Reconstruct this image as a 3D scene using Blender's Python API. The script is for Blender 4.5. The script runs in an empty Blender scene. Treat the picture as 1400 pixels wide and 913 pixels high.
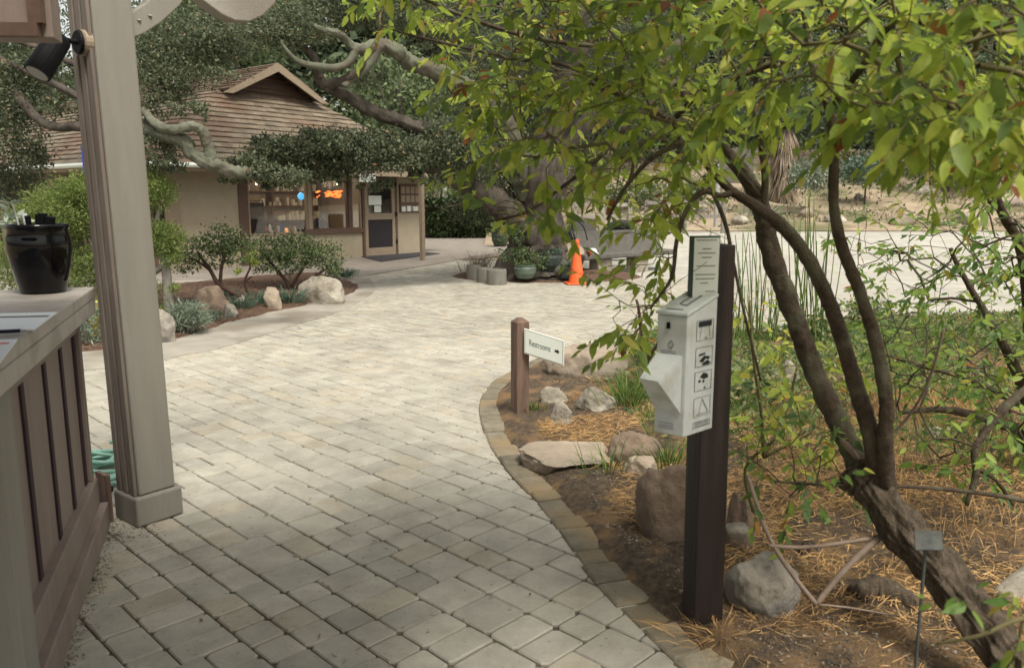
import bpy, bmesh, math, random
import numpy as np
from mathutils import Vector, Matrix, noise
R = math.radians
random.seed(7); rng = np.random.default_rng(7)
S = bpy.context.scene
COL = S.collection

# ---------------------------------------------------------------- camera, sky, sun, exposure
F = 1080.0; PITCH = math.atan((456.5-272)/F); H = 1.65
cam = bpy.data.cameras.new('camera'); cam.sensor_width = 36; cam.lens = F/1400*36
cam.clip_end = 600; cam.clip_start = 0.05
cam.dof.use_dof = True; cam.dof.focus_distance = 6.5; cam.dof.aperture_fstop = 4.0
co = bpy.data.objects.new('camera', cam); COL.objects.link(co)
co.location = (0, 0, H); co.rotation_euler = (math.pi/2-PITCH, 0, 0); S.camera = co

SUN_EL, SUN_AZ = 60, 150         # azimuth measured from +Y towards +X
w = bpy.data.worlds.new('World'); S.world = w; w.use_nodes = True
nt = w.node_tree; bg = nt.nodes['Background']
sky = nt.nodes.new('ShaderNodeTexSky'); sky.sky_type = 'NISHITA'; sky.sun_disc = False
sky.sun_elevation = R(SUN_EL); sky.sun_rotation = R(SUN_AZ); sky.air_density = 1.0; sky.dust_density = 4; sky.ozone_density = 1
hs = nt.nodes.new('ShaderNodeHueSaturation'); hs.inputs['Saturation'].default_value = 0.35
mxw = nt.nodes.new('ShaderNodeMix'); mxw.data_type = 'RGBA'; mxw.blend_type = 'MULTIPLY'; mxw.inputs[0].default_value = 1
mxw.inputs[7].default_value = (1.0, 0.965, 0.87, 1)
nt.links.new(sky.outputs[0], hs.inputs['Color']); nt.links.new(hs.outputs[0], mxw.inputs[6])
nt.links.new(mxw.outputs[2], bg.inputs['Color']); bg.inputs['Strength'].default_value = 0.14
sd = bpy.data.lights.new('sun', 'SUN'); sd.energy = 2.0; sd.angle = R(14); sd.color = (1, .95, .86)
so = bpy.data.objects.new('sun', sd); COL.objects.link(so)
sv = Vector((math.sin(R(SUN_AZ))*math.cos(R(SUN_EL)), math.cos(R(SUN_AZ))*math.cos(R(SUN_EL)), math.sin(R(SUN_EL))))
so.rotation_euler = sv.to_track_quat('Z', 'Y').to_euler()
S.view_settings.view_transform = 'Standard'; S.view_settings.look = 'None'
S.view_settings.gamma = 1; S.view_settings.use_curve_mapping = False
S.view_settings.exposure = 0.82

# ---------------------------------------------------------------- pixel (1400x913 photograph) -> place
def ray(x, y):
    u = (x-700)/F; v = (456.5-y)/F
    return Vector((u, math.cos(PITCH)+v*math.sin(PITCH), -math.sin(PITCH)+v*math.cos(PITCH)))
def g(x, y, z=0.0):
    r = ray(x, y); t = (z-H)/r.z
    return Vector((r.x*t, r.y*t, z))
def at(x, y, Y):
    r = ray(x, y); t = Y/r.y
    return Vector((r.x*t, Y, H+r.z*t))
def px(n, Y): return n*Y/F      # n pixels at distance Y in metres
def sstep(a, b, x):
    t = min(1, max(0, (x-a)/(b-a))); return t*t*(3-2*t)

# ---------------------------------------------------------------- materials
def mat(name, c1, c2=None, rough=.8, scale=8, bump=0., bscale=None, island=0., detail=5, metallic=0, coord='Object', stretch=(1,1,1), spec=.4, third=None, tscale=1.5):
    m = bpy.data.materials.new(name); m.use_nodes = True
    t = m.node_tree; b = t.nodes['Principled BSDF']; L = t.links.new
    b.inputs['Roughness'].default_value = rough; b.inputs['Metallic'].default_value = metallic
    b.inputs['Specular IOR Level'].default_value = spec
    tc = t.nodes.new('ShaderNodeTexCoord'); mp = t.nodes.new('ShaderNodeMapping'); mp.inputs['Scale'].default_value = stretch
    L(tc.outputs[coord], mp.inputs[0])
    n = t.nodes.new('ShaderNodeTexNoise'); n.inputs['Scale'].default_value = scale; n.inputs['Detail'].default_value = detail; n.inputs['Roughness'].default_value = .65
    L(mp.outputs[0], n.inputs['Vector'])
    r = t.nodes.new('ShaderNodeValToRGB'); r.color_ramp.elements[0].position = .32; r.color_ramp.elements[1].position = .68
    r.color_ramp.elements[0].color = (*c1, 1); r.color_ramp.elements[1].color = (*(c2 or c1), 1)
    L(n.outputs[0], r.inputs[0]); out = r.outputs[0]
    if third:
        n3 = t.nodes.new('ShaderNodeTexNoise'); n3.inputs['Scale'].default_value = tscale; n3.inputs['Detail'].default_value = 4
        L(mp.outputs[0], n3.inputs['Vector'])
        r3 = t.nodes.new('ShaderNodeValToRGB'); r3.color_ramp.elements[0].position = .48; r3.color_ramp.elements[1].position = .62
        L(n3.outputs[0], r3.inputs[0]); mx = t.nodes.new('ShaderNodeMix'); mx.data_type = 'RGBA'
        L(r3.outputs[0], mx.inputs[0]); L(out, mx.inputs[6]); mx.inputs[7].default_value = (*third, 1); out = mx.outputs[2]
    if island:
        ge = t.nodes.new('ShaderNodeNewGeometry'); h = t.nodes.new('ShaderNodeHueSaturation')
        mr = t.nodes.new('ShaderNodeMapRange'); mr.inputs[3].default_value = 1-island; mr.inputs[4].default_value = 1+island
        L(ge.outputs['Random Per Island'], mr.inputs[0]); L(mr.outputs[0], h.inputs['Value'])
        L(out, h.inputs['Color']); out = h.outputs[0]
    L(out, b.inputs['Base Color'])
    if bump:
        nb = t.nodes.new('ShaderNodeTexNoise'); nb.inputs['Scale'].default_value = bscale or scale*3; nb.inputs['Detail'].default_value = 6
        nb.inputs['Roughness'].default_value = .7
        L(mp.outputs[0], nb.inputs['Vector']); bp = t.nodes.new('ShaderNodeBump'); bp.inputs['Strength'].default_value = min(1, bump); bp.inputs['Distance'].default_value = .02*max(1, bump)
        L(nb.outputs[0], bp.inputs['Height']); L(bp.outputs[0], b.inputs['Normal'])
    return m
def tilt(m, r):
    for n in m.node_tree.nodes:
        if n.type == 'MAPPING': n.inputs['Rotation'].default_value = r
def leafmat(name, cols, trans=.35, rough=.5, pos=None):
    m = bpy.data.materials.new(name); m.use_nodes = True
    t = m.node_tree; b = t.nodes['Principled BSDF']; L = t.links.new
    b.inputs['Roughness'].default_value = rough; b.inputs['Specular IOR Level'].default_value = .3
    ge = t.nodes.new('ShaderNodeNewGeometry'); r = t.nodes.new('ShaderNodeValToRGB')
    el = r.color_ramp.elements
    while len(el) < len(cols): el.new(.5)
    for i, c in enumerate(cols):
        el[i].position = pos[i] if pos else i/(len(cols)-1); el[i].color = (*c, 1)
    L(ge.outputs['Random Per Island'], r.inputs[0])
    tc = t.nodes.new('ShaderNodeTexCoord'); n = t.nodes.new('ShaderNodeTexNoise'); n.inputs['Scale'].default_value = 60
    L(tc.outputs['Object'], n.inputs['Vector'])
    h = t.nodes.new('ShaderNodeHueSaturation'); mr = t.nodes.new('ShaderNodeMapRange'); mr.inputs[3].default_value = .7; mr.inputs[4].default_value = 1.3
    L(n.outputs[0], mr.inputs[0]); L(mr.outputs[0], h.inputs['Value']); L(r.outputs[0], h.inputs['Color'])
    L(h.outputs[0], b.inputs['Base Color'])
    tr = t.nodes.new('ShaderNodeBsdfTranslucent'); L(h.outputs[0], tr.inputs[0])
    mx = t.nodes.new('ShaderNodeMixShader'); mx.inputs[0].default_value = trans
    L(b.outputs[0], mx.inputs[1]); L(tr.outputs[0], mx.inputs[2]); L(mx.outputs[0], t.nodes['Material Output'].inputs[0])
    return m
def emit(name, c, s):
    m = bpy.data.materials.new(name); m.use_nodes = True; b = m.node_tree.nodes['Principled BSDF']
    b.inputs['Base Color'].default_value = (*c, 1); b.inputs['Emission Color'].default_value = (*c, 1); b.inputs['Emission Strength'].default_value = s
    return m
def paver_mat():
    m = mat('paver', (.30,.28,.23), (.42,.395,.33), .85, 5, .35, 60, island=.06)
    t = m.node_tree; L = t.links.new; b = t.nodes['Principled BSDF']
    src = b.inputs['Base Color'].links[0].from_socket
    ge = t.nodes.new('ShaderNodeNewGeometry'); r = t.nodes.new('ShaderNodeValToRGB'); r.color_ramp.interpolation = 'CONSTANT'
    e = r.color_ramp.elements; e[0].color = (1,1,1,1); e[1].position = .62; e[1].color = (.94,.955,.96,1)
    k = e.new(.8); k.color = (1.0,.965,.91,1); k = e.new(.93); k.color = (.86,.86,.86,1)
    mx = t.nodes.new('ShaderNodeMix'); mx.data_type = 'RGBA'; mx.blend_type = 'MULTIPLY'; mx.inputs[0].default_value = 1
    mt = t.nodes.new('ShaderNodeMath'); mt.operation = 'MULTIPLY'; mt.inputs[1].default_value = 7.31
    fr = t.nodes.new('ShaderNodeMath'); fr.operation = 'FRACT'
    L(ge.outputs['Random Per Island'], mt.inputs[0]); L(mt.outputs[0], fr.inputs[0]); L(fr.outputs[0], r.inputs[0])
    L(src, mx.inputs[6]); L(r.outputs[0], mx.inputs[7])
    # broad stains
    tc = t.nodes.new('ShaderNodeTexCoord'); n = t.nodes.new('ShaderNodeTexNoise'); n.inputs['Scale'].default_value = .8; n.inputs['Detail'].default_value = 6
    L(tc.outputs['Object'], n.inputs['Vector']); mr = t.nodes.new('ShaderNodeMapRange'); mr.inputs[1].default_value = .35; mr.inputs[2].default_value = .7
    mr.inputs[3].default_value = .86; mr.inputs[4].default_value = 1.1
    h = t.nodes.new('ShaderNodeHueSaturation'); L(n.outputs[0], mr.inputs[0]); L(mr.outputs[0], h.inputs['Value']); L(mx.outputs[2], h.inputs['Color'])
    # small dark specks
    sp = t.nodes.new('ShaderNodeTexNoise'); sp.inputs['Scale'].default_value = 38; sp.inputs['Detail'].default_value = 2; L(tc.outputs['Object'], sp.inputs['Vector'])
    r2 = t.nodes.new('ShaderNodeValToRGB'); r2.color_ramp.elements[0].position = .25; r2.color_ramp.elements[0].color = (.68,.64,.58,1)
    r2.color_ramp.elements[1].position = .36; r2.color_ramp.elements[1].color = (1,1,1,1); L(sp.outputs[0], r2.inputs[0])
    m2 = t.nodes.new('ShaderNodeMix'); m2.data_type = 'RGBA'; m2.blend_type = 'MULTIPLY'; m2.inputs[0].default_value = 1
    L(h.outputs[0], m2.inputs[6]); L(r2.outputs[0], m2.inputs[7]); L(m2.outputs[2], b.inputs['Base Color'])
    return m
M = dict(
 paver=paver_mat(),
 sand=mat('joint sand', (.07,.06,.045), (.15,.13,.095), .95, 30, .5),
 kerb=mat('kerb stone', (.12,.105,.075), (.23,.20,.145), .9, 7, .7, 40, island=.22, third=(.24,.18,.10)),
 conc=mat('concrete', (.25,.23,.195), (.34,.315,.265), .85, 3, .25, 60, third=(.20,.175,.14), tscale=1.2),
 apron=mat('apron concrete', (.19,.165,.14), (.26,.23,.195), .85, 2, .12, 40),
 road=mat('road surface', (.30,.285,.245), (.42,.40,.345), .9, 1.6, .3, 20, third=(.33,.31,.265), tscale=.35),
 soil=mat('garden soil', (.05,.037,.026), (.17,.12,.075), .95, 24, 2, 50, third=(.25,.155,.075), tscale=5),
 mulch=mat('bark mulch', (.05,.03,.02), (.19,.11,.07), .95, 22, 1.5, 60),
 dirt=mat('hillside dirt', (.20,.15,.10), (.36,.29,.20), .95, 1.4, .8, 8, third=(.13,.12,.06), tscale=.5),
 ground=mat('bare ground', (.16,.13,.085), (.26,.21,.14), .95, 3, .5),
 beige=mat('beige stucco', (.30,.255,.185), (.35,.30,.215), .85, 3, .1, 60),
 brown=mat('brown trim', (.085,.05,.035), (.11,.068,.048), .7, 10, .1),
 tan=mat('tan trim', (.235,.185,.13), (.28,.22,.155), .7, 10, .1),
 dark=mat('dark interior', (.02,.015,.014), None, .8),
 shake=mat('roof shingles', (.10,.08,.058), (.205,.168,.12), .9, 3.5, .6, 25, island=.2, stretch=(1,1,2), third=(.13,.085,.058), tscale=.6),
 white=mat('white paint', (.66,.65,.60), (.72,.71,.66), .5, 6),
 post=mat('grey beige paint', (.20,.187,.16), (.25,.233,.198), .7, 9, .2, 30, stretch=(1,1,.12), third=(.205,.19,.155), tscale=3),
 post_shade=mat('shaded post paint', (.12,.095,.08), (.21,.175,.145), .75, 9, .2, 40, stretch=(1,1,.15)),  # darker copy for the left face, its shade put into the paint
 kiosk=mat('kiosk brown paint', (.18,.138,.115), (.235,.182,.152), .65, 9, .3, 40, stretch=(1,1,.15), third=(.22,.175,.145), tscale=4),
 kioskd=mat('kiosk dark groove', (.03,.014,.018), None, .8),
 ctop=mat('counter top paint', (.32,.29,.26), (.40,.365,.325), .5, 5, .2, 30, third=(.26,.235,.205), tscale=5),
 black=mat('black glaze', (.002,.002,.003), None, .08, spec=.3),
 blackp=mat('black metal', (.005,.005,.006), None, .65, spec=.15),
 paper=mat('paper', (.74,.78,.80), None, .7),
 red=mat('red edge', (.6,.05,.04), None, .6),
 hose=mat('green hose', (.24,.47,.38), (.32,.56,.46), .4, 30),
 yellow=mat('yellow paint', (.72,.50,.03), None, .5),
labelm=mat('label metal', (.05,.053,.05), (.085,.09,.082), .9, 30, spec=.1),
 grey=mat('grey metal', (.30,.30,.29), None, .5),
 woodr=mat('weathered reddish wood', (.10,.062,.045), (.22,.145,.105), .85, 14, .6, 40, stretch=(1,1,.12)),
 woodd=mat('dark stained wood', (.012,.008,.007), (.028,.018,.014), .6, 14, .5, 40, stretch=(1,1,.1), third=(.06,.042,.034), tscale=6),
 woodg=mat('grey aged wood', (.15,.135,.115), (.24,.22,.19), .9, 12, .5, 40),
 sign=mat('sign face white', (.60,.64,.58), (.66,.69,.64), .35, 4),
 plastic=mat('white plastic', (.50,.53,.52), (.60,.62,.60), .4, 7, third=(.45,.46,.42), tscale=9),
 ink=mat('black ink', (.015,.015,.015), None, .6),
 inkg=mat('faded ink', (.12,.12,.12), None, .7),
 green_ink=mat('sign rim green', (.02,.06,.045), None, .5),
 orange=mat('cone orange', (.72,.10,.02), (.85,.14,.03), .5, 9, third=(.55,.11,.04), tscale=7),
 rockp=mat('pale rock', (.19,.17,.135), (.34,.305,.24), .9, 6, 1.2, 20, third=(.40,.37,.31), tscale=3),
 rockb=mat('brown rock', (.15,.105,.075), (.27,.205,.15), .9, 6, .8, 18, third=(.10,.075,.06), tscale=3),
 rockt=mat('tan flagstone', (.25,.20,.15), (.37,.305,.23), .9, 4, .9, 14, third=(.23,.195,.15)),
 rockg=mat('grey rock', (.17,.15,.125), (.33,.30,.245), .9, 6, .8, 20, third=(.13,.12,.11), tscale=4),
 stone=mat('bench stone', (.085,.08,.07), (.13,.12,.105), .9, 8, .5, 30),
 stumpc=mat('grey stump', (.13,.125,.105), (.19,.18,.155), .9, 10, .5, 30, stretch=(1,1,.3)),
 glaze=mat('dark green glaze', (.022,.030,.027), (.038,.05,.044), .4, 8),
 glazeg=mat('sage green glaze', (.075,.10,.08), (.11,.14,.11), .35, 8),
 barkf=mat('shrub bark', (.045,.032,.02), (.19,.145,.10), .9, 30, 2.2, 45, stretch=(1,1,.16)),
 barks=mat('smooth stem bark', (.035,.024,.015), (.10,.07,.042), .85, 30, .9, 60, third=(.115,.105,.065), tscale=9),
 barko=mat('oak bark', (.035,.029,.024), (.12,.10,.08), .95, 6, 1.5, 18, stretch=(1,1,.5)),
 barkm=mat('mossy oak bark', (.065,.07,.048), (.17,.175,.125), .95, 4, 1, 14, third=(.10,.085,.065), tscale=2.2),
 barkr=mat('red shrub bark', (.045,.024,.017), (.09,.05,.036), .8, 12, .3),
 twig=mat('green twig', (.10,.075,.035), (.13,.12,.05), .8, 12),
 deadt=mat('dry grey stick', (.16,.115,.085), (.25,.19,.145), .9, 12, .3),
 strawm=mat('straw', (.34,.20,.08), (.58,.37,.155), .9, 4, island=.5),
 chip=mat('gravel chips', (.08,.065,.05), (.26,.215,.16), .95, 4, island=.4),
 mat_=mat('door mat', (.035,.033,.035), None, .95),
 blue=mat('blue banner', (.01,.05,.38), None, .6),
 bag=mat('navy cloth', (.008,.008,.03), None, .8),
 tyre=mat('tyre rubber', (.03,.03,.032), None, .8),
 screen=mat('door screen', (.018,.014,.016), None, .7),
 shop=mat('shop wall', (.20,.17,.14), (.32,.28,.23), .9, 1.5),
 wood_shop=mat('shop shelf wood', (.10,.05,.03), None, .6),
)
tilt(M['barkf'], (0, R(-42), 0))
M['glass'] = bpy.data.materials.new('glass'); M['glass'].use_nodes = True
_t = M['glass'].node_tree; _t.nodes.remove(_t.nodes['Principled BSDF'])
_a = _t.nodes.new('ShaderNodeBsdfTransparent'); _b = _t.nodes.new('ShaderNodeBsdfGlossy'); _b.inputs['Roughness'].default_value = .03
_m = _t.nodes.new('ShaderNodeMixShader'); _f = _t.nodes.new('ShaderNodeFresnel'); _f.inputs[0].default_value = 1.5
_t.links.new(_f.outputs[0], _m.inputs[0]); _t.links.new(_a.outputs[0], _m.inputs[1]); _t.links.new(_b.outputs[0], _m.inputs[2])
_t.links.new(_m.outputs[0], _t.nodes['Material Output'].inputs[0])
G1 = (.115,.19,.022); G2 = (.17,.26,.03); G3 = (.25,.33,.045)
M['lf_front'] = leafmat('foreground leaf', [(.12,.19,.055),(.215,.30,.05),(.32,.41,.06),(.43,.50,.08),(.50,.42,.11),(.24,.085,.03)], .58, .5, [0,.25,.55,.87,.96,.978])
M['lf_right'] = leafmat('shrub leaf green', [(.07,.13,.04),(.12,.22,.05),(.21,.31,.05),(.32,.40,.07),(.35,.17,.04)], .5, .5, [0,.3,.7,.93,.985])
M['lf_yel'] = leafmat('sapling leaf', [(.20,.30,.06),(.34,.43,.07),(.50,.48,.08),(.4,.15,.03)], .55, .5, [0,.5,.93,.985])
M['lf_oak'] = leafmat('oak leaf', [(.06,.078,.048),(.105,.13,.075),(.15,.178,.105),(.20,.225,.135),(.30,.18,.09)], .4, .6, [0,.35,.7,.96,.99])
M['lf_oakg'] = leafmat('oak leaf greyed', [(.045,.06,.03),(.075,.095,.05),(.105,.13,.07),(.15,.17,.10)], .25, .6)
M['lf_far'] = leafmat('far tree leaf', [(.045,.065,.038),(.08,.11,.06),(.12,.155,.085)], .3, .8)
M['lf_far2'] = leafmat('far pale leaf', [(.07,.10,.05),(.12,.16,.07),(.17,.20,.10)], .3, .7)
M['lf_feather'] = leafmat('bright feathery leaf', [(.08,.125,.035),(.14,.205,.05),(.22,.295,.08),(.28,.28,.11)], .4, .6)
M['lf_manz'] = leafmat('small shrub leaf', [(.05,.08,.035),(.09,.14,.055),(.15,.20,.08),(.2,.24,.11)], .4, .5)
M['lf_blue'] = leafmat('blue green leaf', [(.06,.10,.07),(.11,.165,.115),(.17,.23,.165)], .3, .6)
M['lf_grass'] = leafmat('green grass', [(.05,.10,.02),(.09,.17,.03),(.15,.24,.05),(.28,.28,.09)], .35, .6)
M['lf_ground'] = leafmat('ground cover leaf', [(.05,.09,.04),(.10,.16,.06),(.17,.23,.09),(.26,.28,.13),(.32,.25,.12)], .35, .6)
M['lf_sage'] = leafmat('pale sage leaf', [(.13,.17,.12),(.21,.255,.185),(.30,.34,.26)], .3, .7)
M['lf_dry'] = leafmat('dry frond', [(.20,.14,.09),(.3,.23,.16),(.4,.35,.28)], .3, .8)
M['lf_scrub'] = leafmat('scrub leaf', [(.08,.09,.05),(.15,.15,.09),(.24,.20,.13),(.30,.26,.18)], .3, .8)
M['lf_hedge'] = leafmat('hedge leaf', [(.02,.03,.012),(.04,.06,.02),(.08,.12,.035)], .3, .6)

# ---------------------------------------------------------------- object helpers
def tag(o, label=None, cat=None, group=None, kind=None):
    if label: o['label'] = label
    if cat: o['category'] = cat
    if group: o['group'] = group
    if kind: o['kind'] = kind
    return o
def thing(name, label, cat, loc=(0,0,0), group=None):
    o = bpy.data.objects.new(name, None); COL.objects.link(o); o.location = loc
    o.empty_display_size = .1
    return tag(o, label, cat, group)
def npmesh(name, V, polys_sizes, idx, m, parent=None, smooth=False):
    V = np.asarray(V, dtype=np.float32).reshape(-1, 3)
    if parent is not None: V = V-np.array(parent_world(parent), dtype=np.float32)
    me = bpy.data.meshes.new(name); n = len(V)
    me.vertices.add(n); me.vertices.foreach_set('co', V.ravel())
    idx = np.asarray(idx, dtype=np.int32).ravel(); sizes = np.asarray(polys_sizes, dtype=np.int32)
    me.loops.add(len(idx)); me.loops.foreach_set('vertex_index', idx)
    me.polygons.add(len(sizes)); st = np.concatenate([[0], np.cumsum(sizes)[:-1]]).astype(np.int32)
    me.polygons.foreach_set('loop_start', st); me.polygons.foreach_set('loop_total', sizes)
    if smooth: me.polygons.foreach_set('use_smooth', np.ones(len(sizes), dtype=bool))
    me.update(calc_edges=True); me.validate(); me.materials.append(m)
    o = bpy.data.objects.new(name, me); COL.objects.link(o)
    if parent is not None: o.parent = parent
    return o
def parent_world(p):
    v = Vector(p.location)
    while p.parent is not None:
        p = p.parent; v = v+Vector(p.location)
    return v
class MB:
    """collects shapes in world space; build() links ONE mesh object"""
    def __init__(s): s.v = []; s.f = []
    def add(s, vs, fs):
        b = len(s.v); s.v += [tuple(v) for v in vs]; s.f += [tuple(i+b for i in f) for f in fs]; return s
    def box(s, o, a, b, c):     # corner + three edge vectors
        o, a, b, c = map(Vector, (o, a, b, c))
        vs = [o, o+a, o+a+b, o+b, o+c, o+a+c, o+a+b+c, o+b+c]
        fs = [(0,3,2,1),(4,5,6,7),(0,1,5,4),(1,2,6,5),(2,3,7,6),(3,0,4,7)]
        if a.cross(b).dot(c) < 0: fs = [f[::-1] for f in fs]
        return s.add(vs, fs)
    def cbox(s, c, sx, sy, sz, rz=0):   # centred in xy, bottom at c.z
        ca, sa = math.cos(rz), math.sin(rz); a = Vector((ca,sa,0))*sx; b = Vector((-sa,ca,0))*sy
        return s.box(Vector(c)-a/2-b/2, a, b, (0,0,sz))
    def tube(s, pts, rad, n=6, cap=True, rough=0., ridge=0.):
        pts = [Vector(p) for p in pts]
        if not hasattr(rad, '__len__'): rad = [rad]*len(pts)
        base = len(s.v); up = Vector((0,0,1)); prev = None; arc = 0.
        for i, p in enumerate(pts):
            t = (pts[min(i+1, len(pts)-1)]-pts[max(i-1, 0)]).normalized()
            if prev is None:
                a = t.cross(up); a = a.normalized() if a.length > .05 else t.cross(Vector((1,0,0))).normalized()
            else:
                a = (prev-t*prev.dot(t)).normalized()
            prev = a; b = t.cross(a)
            if i: arc += (p-pts[i-1]).length/max(.01, rad[i])
            for k in range(n):
                an = 2*math.pi*k/n; r = rad[i]
                if rough: r *= 1+rough*noise.noise(p*6/ max(.02, rad[i]*8)+Vector((math.cos(an)*1.3, math.sin(an)*1.3, 0)))
                if ridge: r *= 1+ridge*(abs(noise.noise(Vector((math.cos(an)*3.2, math.sin(an)*3.2, arc*.38))))*2-.5)+ridge*.5*noise.noise(Vector((math.cos(an)*8, math.sin(an)*8, arc*1.1)))
                s.v.append(tuple(p+(a*math.cos(an)+b*math.sin(an))*r))
        for i in range(len(pts)-1):
            for k in range(n):
                k2 = (k+1) % n
                s.f.append((base+i*n+k, base+i*n+k2, base+(i+1)*n+k2, base+(i+1)*n+k))
        if cap:
            s.f.append(tuple(base+k for k in range(n))[::-1]); e = base+(len(pts)-1)*n; s.f.append(tuple(e+k for k in range(n)))
        return s
    def lathe(s, c, prof, n=24):    # prof: (radius, z)
        c = Vector(c); base = len(s.v)
        for r, z in prof:
            for k in range(n):
                a = 2*math.pi*k/n; s.v.append((c.x+r*math.cos(a), c.y+r*math.sin(a), c.z+z))
        for i in range(len(prof)-1):
            for k in range(n):
                k2 = (k+1) % n; s.f.append((base+i*n+k, base+i*n+k2, base+(i+1)*n+k2, base+(i+1)*n+k))
        s.f.append(tuple(base+k for k in range(n))[::-1]); e = base+(len(prof)-1)*n; s.f.append(tuple(e+k for k in range(n)))
        return s
    def prism(s, poly, off):        # planar polygon (3D points) extruded by vector off
        off = Vector(off); n = len(poly); vs = [Vector(p) for p in poly]; vs += [p+off for p in vs]
        fs = [tuple(range(n))[::-1], tuple(range(n, 2*n))]+[(i, (i+1) % n, n+(i+1) % n, n+i) for i in range(n)]
        return s.add(vs, fs)
    def build(s, name, m, parent=None, smooth=False, bevel=0., auto=None):
        me = bpy.data.meshes.new(name); off = parent_world(parent) if parent is not None else Vector((0,0,0))
        me.from_pydata([(v[0]-off.x, v[1]-off.y, v[2]-off.z) for v in s.v], [], s.f); me.validate(); me.materials.append(m)
        bm = bmesh.new(); bm.from_mesh(me); bmesh.ops.recalc_face_normals(bm, faces=bm.faces); bm.to_mesh(me); bm.free()
        if smooth: me.polygons.foreach_set('use_smooth', np.ones(len(me.polygons), dtype=bool))
        o = bpy.data.objects.new(name, me); COL.objects.link(o)
        if parent is not None: o.parent = parent
        if bevel:
            md = o.modifiers.new('bevel', 'BEVEL'); md.width = bevel; md.segments = 2; md.limit_method = 'ANGLE'
        return o
def smooth_path(pts, rad, sub=5, wob=0.):
    """Catmull-Rom through points with radii"""
    P = [Vector(p) for p in pts]; out = []; ro = []
    for i in range(len(P)-1):
        p0 = P[max(i-1,0)]; p1 = P[i]; p2 = P[i+1]; p3 = P[min(i+2, len(P)-1)]
        for k in range(sub):
            t = k/sub
            q = .5*((2*p1)+(p2-p0)*t+(2*p0-5*p1+4*p2-p3)*t*t+(3*p1-p0-3*p2+p3)*t**3)
            if wob: q += Vector((noise.noise(q*2.5), noise.noise(q*2.5+Vector((9,3,1))), noise.noise(q*2.5+Vector((4,7,2)))))*wob
            out.append(q); ro.append(rad[i]*(1-t)+rad[i+1]*t)
    out.append(P[-1]); ro.append(rad[-1])
    return out, ro
def struct(o): o['kind'] = 'structure'; return o

# leaves -----------------------------------------------------------
def unit(a): return a/np.maximum(1e-9, np.linalg.norm(a, axis=-1, keepdims=True))
def leaves6(name, pos, d, nrm, ln, wd, m, parent):
    """lanceolate leaf with a folded midrib: 8 vertices, 6 faces"""
    pos = np.asarray(pos, float); d = unit(np.asarray(d, float)); nrm = np.asarray(nrm, float); ln = np.asarray(ln, float)[:, None]; wd = np.asarray(wd, float)[:, None]
    s = unit(np.cross(d, nrm)); u = np.cross(s, d); n = len(pos)
    curl = rng.uniform(-.05, .22, (n,1))
    def P(a, b, c): return pos+d*ln*a+s*wd*b+u*ln*(c-curl*a*a)
    V = np.stack([P(0,0,0), P(.33,0,-.02), P(.68,0,-.02), P(1,0,0), P(.25,-.42,.035), P(.62,-.38,.03), P(.25,.42,.035), P(.62,.38,.03)], 1)
    tpl = [0,4,1, 0,1,6, 4,5,2,1, 1,2,7,6, 5,3,2, 2,3,7]; sz = [3,3,4,4,3,3]
    idx = (np.array(tpl)[None, :]+8*np.arange(n)[:, None]).ravel()
    return npmesh(name, V.reshape(-1,3), np.tile(sz, n), idx, m, parent)
def leaves1(name, pos, d, nrm, ln, wd, m, parent=None):
    """small leaf: one rhombic face"""
    pos = np.asarray(pos, float); d = unit(np.asarray(d, float)); ln = np.asarray(ln, float)[:, None]; wd = np.asarray(wd, float)[:, None]
    s = unit(np.cross(d, nrm)); n = len(pos)
    V = np.stack([pos, pos+d*ln*.45+s*wd*.5, pos+d*ln, pos+d*ln*.45-s*wd*.5], 1)
    return npmesh(name, V.reshape(-1,3), np.full(n, 4), np.arange(4*n), m, parent)
def blades(name, pos, d, bend, ln, wd, m, parent=None):
    """grass blade: bent strip of three faces"""
    pos = np.asarray(pos, float); d = unit(np.asarray(d, float)); ln = np.asarray(ln, float)[:, None]; wd = np.asarray(wd, float)[:, None]
    bend = np.asarray(bend, float); n = len(pos)
    s = unit(np.cross(d, rng.normal(size=(n,3))))
    p1 = pos+d*ln*.5+bend*ln*.12; p2 = pos+d*ln*.85+bend*ln*.45; p3 = pos+d*ln+bend*ln*.8
    V = np.stack([pos-s*wd*.5, pos+s*wd*.5, p1+s*wd*.45, p1-s*wd*.45, p2+s*wd*.28, p2-s*wd*.28, p3], 1)
    tpl = [0,1,2,3, 3,2,4,5, 5,4,6]; idx = (np.array(tpl)[None,:]+7*np.arange(n)[:,None]).ravel()
    return npmesh(name, V.reshape(-1,3), np.tile([4,4,3], n), idx, m, parent)
def blob_points(clumps, per):
    """clumps: (centre, rx, ry, rz, weight) -> points gathered in smaller tufts so gaps stay open"""
    out = []; outw = []
    for c, rx, ry, rz, n in clumps:
        nt_ = max(4, int(n/per)); q = rng.normal(size=(nt_,3)); q = unit(q)*(rng.uniform(0.15,1,(nt_,1))**(1/2.2))
        q = q*np.array([rx,ry,rz])+np.array(c)
        k = rng.integers(0, nt_, n); sp = min(rx,ry,rz)*.30
        p = q[k]+rng.normal(size=(n,3))*sp*np.array([1,1,.7]); out.append(p); outw.append(p-np.array(c))
    return np.concatenate(out), np.concatenate(outw)
def cloud(name, clumps, size, m, parent=None, per=22, aspect=.5, droop=0.):
    p, dd = blob_points(clumps, per); n = len(p)
    d = unit(rng.normal(size=(n,3))+unit(dd)*.5+np.array([0,0,-droop])); nr = unit(rng.normal(size=(n,3))+np.array([0,0,1.2]))
    ln = rng.uniform(.7,1.35,n)*size
    return leaves1(name, p, d, nr, ln, ln*aspect, m, parent)
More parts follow.
